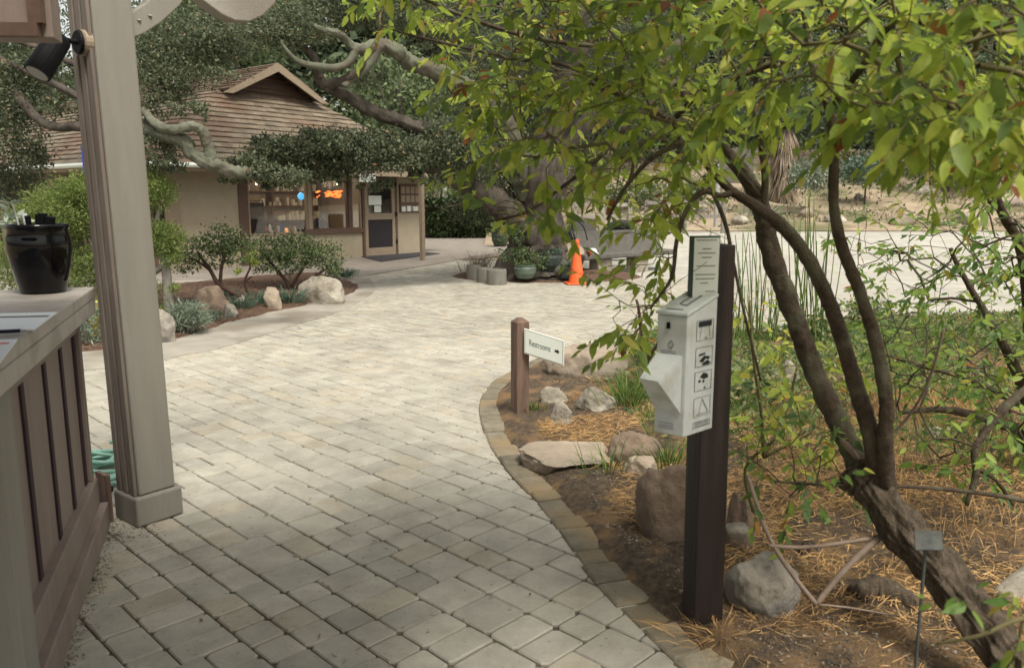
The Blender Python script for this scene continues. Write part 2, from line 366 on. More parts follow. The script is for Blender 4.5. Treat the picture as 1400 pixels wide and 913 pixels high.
def C(x, y, Y, rx, rz, n, ry=None):   # clump centred where the photograph shows it, radii in pixels
    return (tuple(at(x,y,Y)), px(rx,Y), ry if ry else max(px(rx,Y)*.8,.15), px(rz,Y), n)

# ---------------------------------------------------------------- setting: ground, paving, road
def rise(x, y): return .5*sstep(18, 29, y)*sstep(1.5, 5, x)
def hill(x, y):
    h = sstep(29, 55, y)*sstep(2.5, 6, x-(y-29)*-.02)*4.2
    return rise(x,y)+h+sstep(36, 60, y)*(1-sstep(2.5,6,x))*3
def grid_sheet(name, x0, x1, y0, y1, nx, ny, zf, m):
    mb = MB(); xs = np.linspace(x0,x1,nx+1); ys = np.linspace(y0,y1,ny+1)
    mb.v = [(x, y, zf(x,y)) for y in ys for x in xs]
    mb.f = [(j*(nx+1)+i, j*(nx+1)+i+1, (j+1)*(nx+1)+i+1, (j+1)*(nx+1)+i) for j in range(ny) for i in range(nx)]
    return struct(mb.build(name, m, smooth=True))
grid_sheet('ground', -150, 150, -60, 240, 150, 150, lambda x,y: -.06+hill(x,y)*.98-(0.05 if y < 60 else 0), M['ground'])
# near joint bed and the bright road beyond
PAVE_FAR = 21.4
mb = MB(); mb.add([(-9,-3,-.014),(5.6,-3,-.014),(5.6,16.35,-.014),(2.5,16.35,-.014),(2.5,22,-.014),(-9,22,-.014)], [(0,1,2,3,4,5)])
struct(mb.build('joint_sand', M['sand']))
grid_sheet('road', 2.2, 60, 16.3, 29.5, 58, 14, lambda x,y: rise(x,y)-.006, M['road'])
struct(MB().add([(3.3,7.5,.002),(40,7.5,.002),(40,16.4,.002),(5.5,16.4,.002)], [(0,1,2,3)]).build('road_turnout', M['road']))
# hillside beyond the road
grid_sheet('hillside', -1, 70, 28.6, 75, 71, 60, lambda x,y: hill(x,y)+.02+(.35*noise.noise(Vector((x*.35,y*.35,0)))+.12*noise.noise(Vector((x*1.4,y*1.4,3))))*sstep(28.8,31,y)+.15*sstep(28.8,29.6,y), M['dirt'])

def inside(poly, x, y):
    c = False; n = len(poly); j = n-1
    for i in range(n):
        xi, yi = poly[i][0], poly[i][1]; xj, yj = poly[j][0], poly[j][1]
        if (yi > y) != (yj > y) and x < (xj-xi)*(y-yi)/(yj-yi)+xi: c = not c
        j = i
    return c
def edist(poly, x, y):
    b = 1e9; n = len(poly)
    for i in range(n):
        ax, ay = poly[i][0], poly[i][1]; bx, by = poly[(i+1)%n][0], poly[(i+1)%n][1]
        dx, dy = bx-ax, by-ay; L2 = dx*dx+dy*dy or 1e-9; t = max(0, min(1, ((x-ax)*dx+(y-ay)*dy)/L2))
        b = min(b, math.hypot(x-ax-t*dx, y-ay-t*dy))
    return b
# kerb centre line of the right-hand island (outer edge as seen)
kerb_px = [(940,935),(918,905),(880,867),(842,828),(788,764),(740,694),(692,642),(664,598),(655,560),(660,540),(676,522),(700,508),(728,494),(752,478)]
K = [g(*p) for p in kerb_px]
K = [Vector((1.05,1.75,0)), Vector((.88,2.15,0))]+K[1:]
KP, _ = smooth_path(K, [0]*len(K), 10)
def resample(P, step):
    out = [P[0]]; acc = 0
    for i in range(1, len(P)):
        a = P[i-1]; seg = (P[i]-a).length
        while acc+seg >= step:
            t = (step-acc)/seg; a = a.lerp(P[i], t); out.append(a.copy()); seg = (P[i]-a).length; acc = 0
        acc += seg
    return out
island_poly = [(p.x+.08, p.y+.02) for p in KP]+[tuple(g(800,474))[:2], tuple(g(845,478))[:2], tuple(g(880,452))[:2], (3.0,9.6), (4.2,10.6), (7,11.4), (12,12), (14,9), (12,-3), (1.3,-3)]
left_bed_px = [(118,484),(200,478),(262,462),(330,440),(400,424),(455,412),(497,400),(500,390),(480,381),(440,372),(330,380),(200,392),(90,400),(-40,405),(-60,490)]
left_bed = [tuple(g(*p))[:2] for p in left_bed_px]
tree_bed = []
for a in range(28):
    t = 2*math.pi*a/28; tree_bed.append((.75+2.15*math.cos(t), 17.2+1.6*math.sin(t)))
walk_px = [(-60,505),(118,506),(200,497),(250,486),(292,478),(350,462),(405,444),(465,426),(508,402),(512,390),(500,378),(475,370),(440,360)]
def outline(pxs, n=5):
    P, _ = smooth_path([g(*p) for p in pxs], [0]*len(pxs), n); return P
WALK = outline(walk_px)
walk_poly = [(p.x,p.y) for p in WALK]+[(-9.5,21),(-14,20),(-14,8)]

def bed(name, poly, cell, zf, m):
    xs = [p[0] for p in poly]; ys = [p[1] for p in poly]; mb = MB(); ids = {}
    x0, y0 = min(xs)-cell, min(ys)-cell; nx = int((max(xs)-x0)/cell)+2; ny = int((max(ys)-y0)/cell)+2
    def vid(i, j):
        if (i,j) not in ids:
            x = x0+i*cell; y = y0+j*cell; d = edist(poly,x,y)*(1 if inside(poly,x,y) else -1)
            ids[(i,j)] = len(mb.v); mb.v.append((x, y, zf(x,y,d)))
        return ids[(i,j)]
    for i in range(nx):
        for j in range(ny):
            cx, cy = x0+(i+.5)*cell, y0+(j+.5)*cell
            if inside(poly, cx, cy) or edist(poly, cx, cy) < cell*1.2:
                mb.f.append((vid(i,j),vid(i+1,j),vid(i+1,j+1),vid(i,j+1)))
    return struct(mb.build(name, m, smooth=True))
def island_z(x, y, d=None):
    if d is None: d = edist(island_poly,x,y)*(1 if inside(island_poly,x,y) else -1)
    e = max(-1, min(1, d/.14)); base = -.02+.075*e if e > 0 else -.02+.06*e
    return base+(.035*noise.noise(Vector((x*1.7,y*1.7,0)))+.015*noise.noise(Vector((x*7,y*7,0)))+.05*sstep(.3,1.5,d))*max(0,e)
isl = [p for p in island_poly]
bed('garden_soil', [(x,y) for x,y in isl if True], .09, island_z, M['soil'])
def mound(poly, h): return lambda x,y,d: -.03+(.05+h*sstep(0,1.2,d))*max(-1,min(1,d/.2))+.03*noise.noise(Vector((x*3,y*3,0)))*max(0,min(1,d/.2))
bed('mulch_bed', left_bed, .12, mound(left_bed,.10), M['mulch'])
bed('tree_bed', tree_bed, .12, mound(tree_bed,.12), M['mulch'])

# concrete strip round the left bed and apron before the shop
def flat(name, poly, z, th, m, bevel=0):
    mb = MB(); mb.prism([(x,y,z-th) for x,y in poly], (0,0,th)); return struct(mb.build(name, m, bevel=bevel))
flat('concrete_walk', walk_poly, .006, .10, M['conc'])
ap = [(-9.3,15.2),(-6.3,16.4)]+[tuple(g(*p))[:2] for p in ((432,390),(520,374),(600,361),(650,351),(700,344),(760,338))]+[(4.5,30),(1,40),(-14,40),(-17,24)]
flat('shop_apron', ap, .02, .10, M['apron'])

# pavers: real tumbled stones on a 45 degree lattice
def pavers():
    mb = MB(); u = Vector((math.cos(R(-44.5)), math.sin(R(-44.5)), 0)); v = Vector((-u.y, u.x, 0)); rr = random.Random(3)
    def zone(x, y):
        if y > PAVE_FAR+.1 or y < -.8 or x < -8.5 or x > 7.5: return False
        if inside(island_poly,x,y) and edist(island_poly,x,y) > .16: return False
        if inside(walk_poly,x,y) and edist(walk_poly,x,y) > .14: return False
        if x > 3.5+.25*(y-8) and y > 8: return False
        if y > 16.4 and (x > 2.4 or x < -6): return False
        return True
    UN = .0755
    def place(c, ln, wd, flip):
        uu0, vv0 = (u, v) if not flip else (v, -u)
        if not (-8.6 < c.x < 7.6 and -.9 < c.y < PAVE_FAR+.2 and zone(c.x,c.y)): return
        gp = .0021+rr.random()*.0024; hl = ln/2-gp; hw = wd/2-gp; jr = rr.uniform(-.016,.016)
        ca, sa = math.cos(jr), math.sin(jr); uu = uu0*ca+vv0*sa; vv = vv0*ca-uu0*sa; z = rr.uniform(-.0025,.002); tx, ty = rr.uniform(-.012,.012), rr.uniform(-.012,.012)
        near = c.y < 9.5; cc = c+Vector((rr.uniform(-.0015,.0015),rr.uniform(-.0015,.0015),0))
        def ring(hl, hw, z, ch):
            if near: pts = [(-hl+ch[0],-hw),(hl-ch[1],-hw),(hl,-hw+ch[1]),(hl,hw-ch[2]),(hl-ch[2],hw),(-hl+ch[3],hw),(-hl,hw-ch[3]),(-hl,-hw+ch[0])]
            else: pts = [(-hl,-hw),(hl,-hw),(hl,hw),(-hl,hw)]
            return [cc+uu*p+vv*q+Vector((0,0,z+p*tx+q*ty)) for p, q in pts]
        ch = [rr.uniform(.004,.020) for _ in range(4)]
        if near:
            vs = ring(hl,hw,-.02,ch)+ring(hl,hw,z-.006,ch)+ring(hl-.0055,hw-.0055,z,ch)
            fs = [tuple(range(16,24))]+[(r_*8+i, r_*8+(i+1)%8, r_*8+8+(i+1)%8, r_*8+8+i) for r_ in (0,1) for i in range(8)]
        else:
            vs = ring(hl,hw,-.02,0)+ring(hl-.004,hw-.004,z,0)
            fs = [(4,5,6,7)]+[(i,(i+1)%4,4+(i+1)%4,4+i) for i in range(4)]
        mb.add(vs, fs)
    def split(n): return {4:[[2,2]],5:[[2,3],[3,2]],6:[[3,3],[2,2,2]]}[n][rr.randrange({4:1,5:2,6:2}[n])]
    b = -18.0
    while b < 26:
        hb = rr.choice([4,5,4,5,6]); a = -24+rr.random()*.4
        while a < 24:
            la = rr.choice([4,5,4,5,6]); flip = rr.random() < .5
            n1, n2 = (la, hb) if flip else (hb, la)      # rows stacked along n1, pieces along n2
            q1 = 0
            for h1 in split(n1):
                q2 = 0
                for h2 in split(n2):
                    if flip: c = u*(a+(q1+h1/2)*UN)+v*(b+(q2+h2/2)*UN); place(c, h2*UN, h1*UN, True)
                    else: c = u*(a+(q2+h2/2)*UN)+v*(b+(q1+h1/2)*UN); place(c, h2*UN, h1*UN, False)
                    q2 += h2
                q1 += h1
            a += la*UN
        b += hb*UN
    return struct(mb.build('paving', M['paver']))
pavers()
def kerb(P, name, wid, seed):
    rr = random.Random(seed); mb = MB(); R_ = resample(P, .01); i = 0
    while i < len(R_)-2:
        n = rr.randint(13, 27); j = min(i+n, len(R_)-1); a, b_ = R_[i], R_[j]; t = (b_-a).normalized(); s = Vector((t.y,-t.x,0))
        a = a+t*.005; b_ = b_-t*.005; w_ = wid+rr.uniform(-.015,.02); o = rr.uniform(-.008,.008); z = rr.uniform(.008,.022); e = .009
        t2 = (R_[min(j+3,len(R_)-1)]-R_[max(j-3,0)]).normalized(); s2 = Vector((t2.y,-t2.x,0)); t1 = (R_[min(i+3,len(R_)-1)]-R_[max(i-3,0)]).normalized(); s1 = Vector((t1.y,-t1.x,0))
        q = [a+s1*o, b_+s2*o, b_+s2*(w_+o), a+s1*(w_+o)]; c = (q[0]+q[1]+q[2]+q[3])/4
        lo = [p+Vector((0,0,-.05)) for p in q]; mi = [p+Vector((0,0,z-e)) for p in q]; hi = [p+(c-p).normalized()*e*1.5+Vector((0,0,z+rr.uniform(-.003,.003))) for p in q]
        fs = [(8,9,10,11)]+[(r_*4+k, r_*4+(k+1)%4, r_*4+4+(k+1)%4, r_*4+4+k) for r_ in (0,1) for k in range(4)]
        mb.add(lo+mi+hi, fs); i = j
    return struct(mb.build(name, M['kerb']))
kerb(KP, 'kerb', .21, 5)

def in_island(x, y, m=.12): return inside(island_poly,x,y) and edist(island_poly,x,y) > m
def scatter(n, x0, x1, y0, y1, dens, margin=.2):
    out = []; k = 0
    while len(out) < n and k < n*30:
        k += 1; x = random.uniform(x0,x1); y = random.uniform(y0,y1)
        if random.random() < dens(x,y) and in_island(x,y,margin): out.append((x,y))
    return out
nzf = lambda x, y, s, o=0: noise.noise(Vector((x*s, y*s, o)))*.5+.5
def chips(name, pts, zf, s0, s1, m, label):
    V = []; F_ = []
    for x, y in pts:
        s_ = random.uniform(s0,s1); c = Vector((x,y,zf(x,y)+s_*.3)); q = [c+Vector((random.uniform(-1,1),random.uniform(-1,1),random.uniform(-.5,.6)))*s_ for _ in range(4)]; b = len(V); V += q; F_ += [(b,b+1,b+2),(b,b+2,b+3),(b,b+3,b+1),(b+1,b+3,b+2)]
    mb = MB(); mb.v = [tuple(v) for v in V]; mb.f = F_; return tag(mb.build(name, m), label, 'litter', kind='stuff')
# ---------------------------------------------------------------- rocks
def boulder(name, c, s, m, label, cat='boulder', seed=0, group=None, rz=0., sharp=.5, flat_top=None, sink=.25, sub=5, parent=None):
    bm = bmesh.new(); bmesh.ops.create_icosphere(bm, subdivisions=sub, radius=1); rr = random.Random(seed)
    planes = [(Vector((rr.gauss(0,1),rr.gauss(0,1),rr.gauss(0,.8))).normalized(), rr.uniform(.6,.88)) for _ in range(13)]
    for v in bm.verts:
        p = v.co.copy()
        for n_, d_ in planes:
            k = p.dot(n_)-d_
            if k > 0: p -= n_*k*(.75+sharp*.25)
        f = 1+.14*noise.noise(p*1.6+Vector((seed,0,0)))-.10*abs(noise.noise(p*3.2+Vector((0,seed,0))))+.04*noise.noise(p*8)+.02*noise.noise(p*20)
        p *= f
        if flat_top is not None and p.z > flat_top: p.z = flat_top+(p.z-flat_top)*.12
        v.co = Matrix.Rotation(rz,3,'Z') @ Vector((p.x*s[0], p.y*s[1], p.z*s[2]))
    me = bpy.data.meshes.new(name); bm.to_mesh(me); bm.free(); me.materials.append(m)
    me.polygons.foreach_set('use_smooth', np.ones(len(me.polygons), dtype=bool))
    o = bpy.data.objects.new(name, me); COL.objects.link(o)
    o.location = Vector(c)+Vector((0,0,s[2]*(1-sink*2)*.8))
    if parent is not None: o.location = o.location-parent_world(parent); o.parent = parent
    else: tag(o, label, cat, group)
    return o
def rock_px(x0, y0, x1, y1, m, label, seed, dz=.05, depth=.8, **k):
    """rock whose outline spans these pixels, foot resting at y1"""
    p = g((x0+x1)/2, y1, dz); Y = p.y; w_ = px(x1-x0, Y*1.03)/2; h_ = px(y1-y0, Y*1.03)
    ry = w_*depth; q = Vector((p.x, p.y+ry*.75, dz-.02))
    q.x = p.x*(q.y/p.y)
    o = boulder('rock' if k.get('cat') == 'rock' else 'boulder', q, (w_, ry, h_), m, label, seed=seed, **k)
    me = o.data; n = len(me.vertices); V = np.empty(n*3, dtype=np.float32); me.vertices.foreach_get('co', V); V = V.reshape(-1,3)
    V -= np.array([(V[:,0].max()+V[:,0].min())/2, 0, 0]); V[:,0] *= w_/V[:,0].max(); o.location.x = p.x*(q.y/p.y)
    zb_ = dz-.02
    def ext(sz):      # projected top and bottom of the part above the soil
        z = V[:,2]*sz; z = z-z.max()+(z.max()-z.min())*.60+zb_; y = V[:,1]+q.y; ok = z > zb_+.01
        d = y*math.cos(PITCH)-(z-H)*math.sin(PITCH); v = 456.5-F*(y*math.sin(PITCH)+(z-H)*math.cos(PITCH))/d
        return v[ok].min(), v[ok].max(), z
    lo, hi = .08, 3.0
    for _ in range(18):
        md = (lo+hi)/2; t_, b_, z = ext(md)
        if t_ < y0+(b_-y1)*.0: hi = md
        else: lo = md
    V[:,2] = z; o.location.z = 0
    me.vertices.foreach_set('co', V.ravel().astype(np.float32)); me.update(); return o
GR = 'rocks edging the planted island beside the paving'
rock_px(742,470,868,524,M['rockt'],'broad flat tan flagstone slab at the bend behind the restrooms sign',11,dz=.03,depth=.9,flat_top=.2,group=GR)
rock_px(738,528,778,552,M['rockp'],'low pale rock just right of the restrooms sign post',12,group=GR,cat='rock')
rock_px(750,548,786,580,M['rockp'],'small angular pale rock nearest the foot of the restrooms sign post',13,group=GR,cat='rock')
rock_px(783,528,848,566,M['rockp'],'rounded pale boulder beside green grass behind the restrooms sign',14,group=GR)
rock_px(704,602,846,652,M['rockt'],'long low tan slab lying along the kerb below the restrooms sign',15,dz=.02,depth=.95,flat_top=.0,group=GR,rz=-.35)
rock_px(848,622,900,660,M['rockt'],'small tan rock behind the brown boulder at the dark post',16,group=GR,cat='rock')
rock_px(828,588,905,640,M['rockb'],'dark shaded boulder under the grass tufts',17,group=GR)
rock_px(862,634,1000,745,M['rockb'],'big brown boulder directly left of the dark dispenser post',18,depth=.95,sharp=.3,group=GR)
rock_px(985,752,1098,842,M['rockg'],'grey angular boulder right of the dark dispenser post foot',22,depth=1.0,sharp=.7,group=GR)
rock_px(990,672,1034,758,M['rockb'],'brown rock peeking out right of the dark dispenser post',20,group=GR,cat='rock')
boulder('stone', g(1006,806,.05)+Vector((.03,.14,.17)), (.055,.045,.04), M['rockp'], 'small white stone resting on the grey angular boulder', 'stone', seed=21, sub=3, sink=0)
rock_px(1080,738,1126,768,M['woodd'],'small dark chunk of wood lying in the straw behind the dead sticks',23,cat='rock',sharp=.8)
rock_px(1262,582,1300,608,M['rockp'],'pale rock half hidden under the right shrub',24,cat='rock')
rock_px(1052,492,1094,530,M['rockg'],'grey rock behind the leaning stems in the ground cover',25,cat='rock',dz=.1)
rock_px(1015,508,1048,526,M['rockp'],'pale rock by the foot of the horsetail reeds',26,cat='rock',dz=.1)
GL = 'rocks in the bed before the shop'
rock_px(408,377,472,414,M['rockp'],'large pale boulder at the tip of the bed before the shop',31,dz=.03,depth=.6,group=GL)
rock_px(362,392,385,419,M['rockt'],'small upright tan stone left of the large pale boulder',32,dz=.06,group=GL,cat='rock',sink=.1)
rock_px(262,390,318,430,M['rockb'],'dark rounded boulder under the small leaning shrub',33,dz=.06,depth=.8,group=GL)
rock_px(321,402,341,418,M['rockp'],'little whitish rock among blue green tufts',34,dz=.06,group=GL,cat='rock')
rock_px(306,414,326,432,M['rockg'],'little grey rock right of the dark rounded boulder',35,dz=.05,group=GL,cat='rock')
rock_px(208,422,240,462,M['rockg'],'pale stacked rock just right of the big porch post',36,dz=.06,group=GL,sink=.1)

# ---------------------------------------------------------------- shop building
TH = R(52); U = Vector((math.cos(TH), math.sin(TH), 0)); N = Vector((-math.sin(TH), math.cos(TH), 0)); C0 = Vector((-8.0,17.7,0)); Z = Vector((0,0,1))
def L3(t, n, z): return C0+U*t+N*n+Z*z
shop = thing('shop_building', 'low beige shop with shingled hip roof, small louvred gable and wide display windows', 'building', L3(4,4,0))
def lbox(mb, t0, t1, n0, n1, z0, z1): return mb.box(L3(t0,n0,z0), U*(t1-t0), N*(n1-n0), Z*(z1-z0))
mb = MB(); W0, W1 = -.0, .14
lbox(mb, -.0, 2.32, W0, W1, 0, 2.55); lbox(mb, 2.32, 6.12, W0, W1, 0, .74); lbox(mb, 2.32, 7.46, W0, W1, 2.3, 2.55); lbox(mb, 7.46, 8.5, W0, W1, 0.02, 2.55)
lbox(mb, 0, .14, .14, 12, 0, 2.55); lbox(mb, 8.36, 8.5, .14, 12, 0, 2.55); lbox(mb, 0, 8.5, 12, 12.14, 0, 2.55)
mb.build('wall', M['beige'], shop)
mb = MB(); lbox(mb, .14, 8.36, 4.2, 4.3, 0, 2.5); lbox(mb, .14, 8.36, .14, 4.2, 2.46, 2.5); mb.build('inner_wall', M['shop'], shop)
mb = MB(); lbox(mb, .14, 8.36, .14, 4.2, 0, .03); mb.build('floor', M['wood_shop'], shop)
# corner and trim
mb = MB(); lbox(mb, 2.2, 2.46, -.03, W1-.01, .02, 2.30); mb.build('corner_board', M['brown'], shop); mb = MB(); lbox(mb, -.03, .09, -.03, W1-.02, 0, 2.55); mb.build('corner_board', M['brown'], shop)
mb = MB(); lbox(mb, 4.1, 6.12, -.06, .0, .72, .86); mb.build('window_sill', M['brown'], shop)
mb = MB(); lbox(mb, 2.2, 8.52, -.035, -.003, 2.28, 2.42); mb.build('beam', M['brown'], shop)
for t0, t1, fm in ((2.46,4.25,'tan'),(4.37,5.62,'brown'),(5.74,6.10,'tan')):
    mb = MB(); wd = .05
    lbox(mb,t0,t1,-.012,.06,.742,.742+wd); lbox(mb,t0,t1,-.012,.06,2.298-wd,2.298); lbox(mb,t0,t0+wd,-.01,.06,.742,2.298); lbox(mb,t1-wd,t1,-.01,.06,.742,2.298)
    wn = mb.build('window', M[fm], shop)
    mb = MB(); lbox(mb,t0+wd,t1-wd,.02,.026,.742+wd,2.298-wd); mb.build('pane', M['glass'], wn)
mb = MB(); lbox(mb, 4.25, 4.37, -.04, .08, .5, 2.3); mb.build('mullion', M['tan'], shop)
mb = MB(); lbox(mb, 5.62, 5.74, -.04, .08, .742, 2.3); mb.build('mullion', M['brown'], shop)
# screen door
mb = MB()
for a in ((6.2,6.32,0.04,2.22),(7.26,7.38,.04,2.22)): lbox(mb,a[0],a[1],-.03,.03,a[2],a[3])
for a in ((.04,.26),(1.06,1.24),(2.08,2.22)): lbox(mb,6.32,7.26,-.028,.028,*a)
door = mb.build('door', M['tan'], shop, bevel=.004)
mb = MB(); lbox(mb,6.32,7.26,-.005,.005,.26,1.06); mb.build('screen', M['screen'], door)
mb = MB(); lbox(mb,6.32,7.26,.0,.008,1.24,2.08); mb.build('pane', M['glass'], door)
mb = MB(); lbox(mb,6.38,6.86,-.012,-.004,1.48,1.74); lbox(mb,6.58,6.84,-.012,-.004,1.27,1.46); mb.build('notice', M['sign'], door)
mb = MB(); lbox(mb,6.11,6.2,-.045,.09,.02,2.22); lbox(mb,7.38,7.46,-.045,.09,.02,2.22); lbox(mb,6.11,7.46,-.045,.09,2.22,2.28); mb.build('door_frame', M['brown'], shop)
for zz in (.35,1.15,2.0): mb = MB(); lbox(mb,7.37,7.42,-.07,-.045,zz,zz+.12); mb.build('hinge', M['blackp'], door)
mb = MB(); lbox(mb,7.58,8.40,-.05,-.002,1.25,2.08); nb = mb.build('notice_board', M['brown'], shop)
mb = MB(); k = 0
for cx in range(4):
    for cy in range(3):
        lbox(mb,7.62+cx*.195,7.62+cx*.195+.15,-.056,-.051,1.29+cy*.26,1.29+cy*.26+(.2 if cy else .16))
mb.build('paper_notice', M['tan'], nb)
mb = MB(); lbox(mb,7.62,7.78,-.062,-.057,1.28,1.42); lbox(mb,7.84,8.0,-.062,-.057,1.28,1.44); lbox(mb,8.1,8.3,-.062,-.057,1.29,1.42); mb.build('paper_notice', M['sign'], nb)
mb = MB(); lbox(mb,.28,.62,-.10,-.002,1.0,1.95); mb.build('meter_cabinet', M['tan'], shop)
mb = MB(); lbox(mb,.05,.27,-.06,-.002,.8,1.75); mb.build('dark_panel', M['dark'], shop)
# left facade openings (dark doors)
for n0 in (3.2,6.2,8.6):
    mb = MB(); lbox(mb,-.05,-.002,n0,n0+1.4,.1,2.1); mb.build('shutter_door', M['dark'], shop)
    mb = MB(); lbox(mb,-.08,-.052,n0-.12,n0,.1,2.1); lbox(mb,-.08,-.052,n0+1.4,n0+1.5,.1,2.1); lbox(mb,-.08,-.052,n0-.12,n0+1.5,2.1,2.2); mb.build('door_frame', M['tan'], shop)
# roof: stepped shingle courses
def courses(mb, A, B, Cc, D, n, th=.035):
    """A,B lower edge; D above A, Cc above B"""
    A,B,Cc,D = map(Vector,(A,B,Cc,D)); nn = (B-A).cross(D-A).normalized()
    if nn.z < 0: nn = -nn
    for i in range(n):
        t0, t1 = i/n, (i+1)/n
        a0, b0, a1, b1 = A.lerp(D,t0), B.lerp(Cc,t0), A.lerp(D,t1), B.lerp(Cc,t1)
        L_ = (b0-a0).length; k = max(1, int(L_/.32)); cuts = [0]+sorted(min(1,max(0,(q+random.uniform(-.3,.3))/k)) for q in range(1,k))+[1]
        for q in range(len(cuts)-1):
            c0, c1 = cuts[q], cuts[q+1]
            if c1-c0 < 1e-3: continue
            h = th*random.uniform(.75,1.25)
            p0, p1, p2, p3 = a0.lerp(b0,c0), a0.lerp(b0,c1), a1.lerp(b1,c1), a1.lerp(b1,c0)
            mb.add([p0+nn*h, p1+nn*h, p2+nn*.004, p3+nn*.004, p0-nn*.02, p1-nn*.02], [(0,1,2,3),(4,5,1,0),(4,0,3),(1,5,2)])
OH = .75; ze = 2.42; zr = 5.22; tm = 4.45; nf = -OH; ng = 1.75; zg = 4.42
hw_g = (zr-zg)/((zr-ze)/(tm+OH))          # half width of gablet at its base
EL, ER = L3(-OH,nf,ze), L3(8.5+OH,nf,ze); GLp, GRp = L3(tm-hw_g,ng,zg), L3(tm+hw_g,ng,zg); RF, RB = L3(tm,ng-.5,zr), L3(tm,13,zr)
mb = MB(); courses(mb, EL, ER, GRp, GLp, 15)
courses(mb, L3(-OH,12.8,ze), EL, GLp, L3(tm-hw_g,12.8,zg), 15)
courses(mb, L3(tm-hw_g,12.8,zg), L3(tm-hw_g,ng-.5,zg), RF, RB, 9)
courses(mb, ER, L3(8.5+OH,12.8,ze), L3(tm+hw_g,12.8,zg), GRp, 15)
courses(mb, L3(tm+hw_g,ng-.5,zg), L3(tm+hw_g,12.8,zg), RB, RF, 9)
roof = mb.build('roof', M['shake'], shop)
mb = MB(); mb.add([GLp+N*.02, GRp+N*.02, L3(tm,ng+.02,zr-.05)], [(0,1,2)]); lbox(mb, tm-.9, tm+.9, ng+.03, ng+.05, zg, zg+.35)
for i in range(9):
    z0 = zg+.06+i*.115; hw = hw_g*(1-(z0-zg)/(zr-zg))-.12
    if hw > .1: mb.box(L3(tm-hw,ng-.06,z0), U*2*hw, N*.06, Z*.02)
mb.build('gable_louvre', M['brown'], roof)
mb = MB()
for sgn in (-1,1):
    a = L3(tm+sgn*hw_g*1.12,ng-.52,zg-.12); b_ = L3(tm,ng-.52,zr-.0); mb.prism([a, b_, b_-Z*.22, a-Z*.0+U*(-sgn)*.26], N*.05)
mb.build('barge_board', M['tan'], roof)
mb = MB(); mb.box(L3(-OH,nf-.03,ze-.16), U*(8.5+2*OH), N*.03, Z*.15); mb.box(L3(-OH-.03,nf,ze-.16), N*13, U*.03, Z*.15); mb.build('fascia', M['tan'], roof)
mb = MB(); mb.add([EL-Z*.1, ER-Z*.1, L3(8.5,0,2.53), L3(0,0,2.53)], [(0,1,2,3)]); mb.add([EL-Z*.1, L3(0,0,2.53), L3(0,12,2.53), L3(-OH,12.8,ze-.1)], [(0,1,2,3)]); mb.build('soffit', M['brown'], roof)
mb = MB(); mb.tube([L3(-OH-.1,nf-.1,ze-.04), L3(2.3,nf-.1,ze-.04)], .055, 8); mb.tube([L3(-OH-.1,nf-.1,ze-.04), L3(-OH-.1,12,ze-.04)], .055, 8); mb.build('gutter', M['sign'], roof)
pp = g(578,357); mb = MB(); mb.cbox(pp, .11,.11,2.42, TH); mb.build('porch_post', M['tan'], shop, bevel=.006)
mb = MB(); lbox(mb, 8.5, 8.75, .3, .55, 0, 2.4); mb.build('porch_post', M['brown'], shop)
# mat, hanging sign, banner
mb = MB(); mb.prism([g(492,351,.024), g(521,358,.024), g(602,347,.024), g(560,343.5,.024)], (0,0,.015)); tag(mb.build('doormat', M['mat_']), 'dark rubber mat on the concrete before the screen door', 'doormat')
sg = thing('hanging_sign', 'small white sign hanging from the eave left of the screen door', 'sign', at(502,243,20.9))
q = at(502,243,20.9); mb = MB(); mb.box(q+Vector((-.21,0,-.11)), (.42,.06,0), (-.003,.02,0), (0,0,.21)); mb.build('sign_panel', M['sign'], sg)
mb = MB(); [MB().tube([q+Vector((x,.02,.1)), q+Vector((x,.02,.5))], .008, 5).build('hanger', M['blackp'], sg) for x in (-.15,.15)]
mb = MB(); [mb.box(q+Vector((-.15,-.004,z)), (.3,.042,0), (0,.003,0), (0,0,.012)) for z in (.04,0,-.05)]; mb.build('lettering', M['inkg'], sg)
q = at(119,219,16.6); bn = thing('banner', 'narrow blue banner hanging behind the big porch post', 'banner', q)
mb = MB(); mb.box(q+Vector((-.10,0,-.27)), (.2,.04,0), (0,.012,0), (0,0,.55)); mb.build('cloth', M['blue'], bn)
mb = MB(); [mb.box(q+Vector((-.03,-.005,z)), (.06,.012,0), (0,.003,0), (0,0,.03)) for z in (.15,.08,.0,-.08,-.15)]; mb.build('lettering', M['sign'], bn)
mb = MB(); mb.tube([q+Vector((-.12,.02,.27)), q+Vector((.14,.03,.27))], .012, 6); mb.build('rod', M['blackp'], bn)
# things inside the shop
M['glow'] = emit('glowing amber', (1,.17,.03), 1.6); M['bulb'] = emit('warm bulb', (1,.68,.3), 7); M['warm'] = emit('glowing cloth', (.9,.38,.12), .5); M['cyan'] = emit('blue glass lamp', (.08,.45,.85), .7)  # the cloth, also on a jar, glows itself in place of lamplight
q = L3(5.85,.9,1.78); ch = thing('hanging_lamp', 'glowing orange petal lamp hanging behind the middle shop window', 'lamp', q)
mb = MB()
for i in range(46):
    a = random.uniform(0,6.28); rr_ = random.uniform(.05,.5); c = q+Vector((math.cos(a)*rr_, math.sin(a)*rr_, random.uniform(-.09,.09))); s_ = random.uniform(.03,.07)
    mb.add([c+Vector((-s_,0,0)), c+Vector((0,-s_*.5,-s_*.4)), c+Vector((s_,0,.01)), c+Vector((0,.03,s_*.5))], [(0,1,2,3)])
mb.build('petals', M['glow'], ch); mb = MB(); mb.tube([q, q+Z*.72], .01, 5); mb.build('cord', M['blackp'], ch)
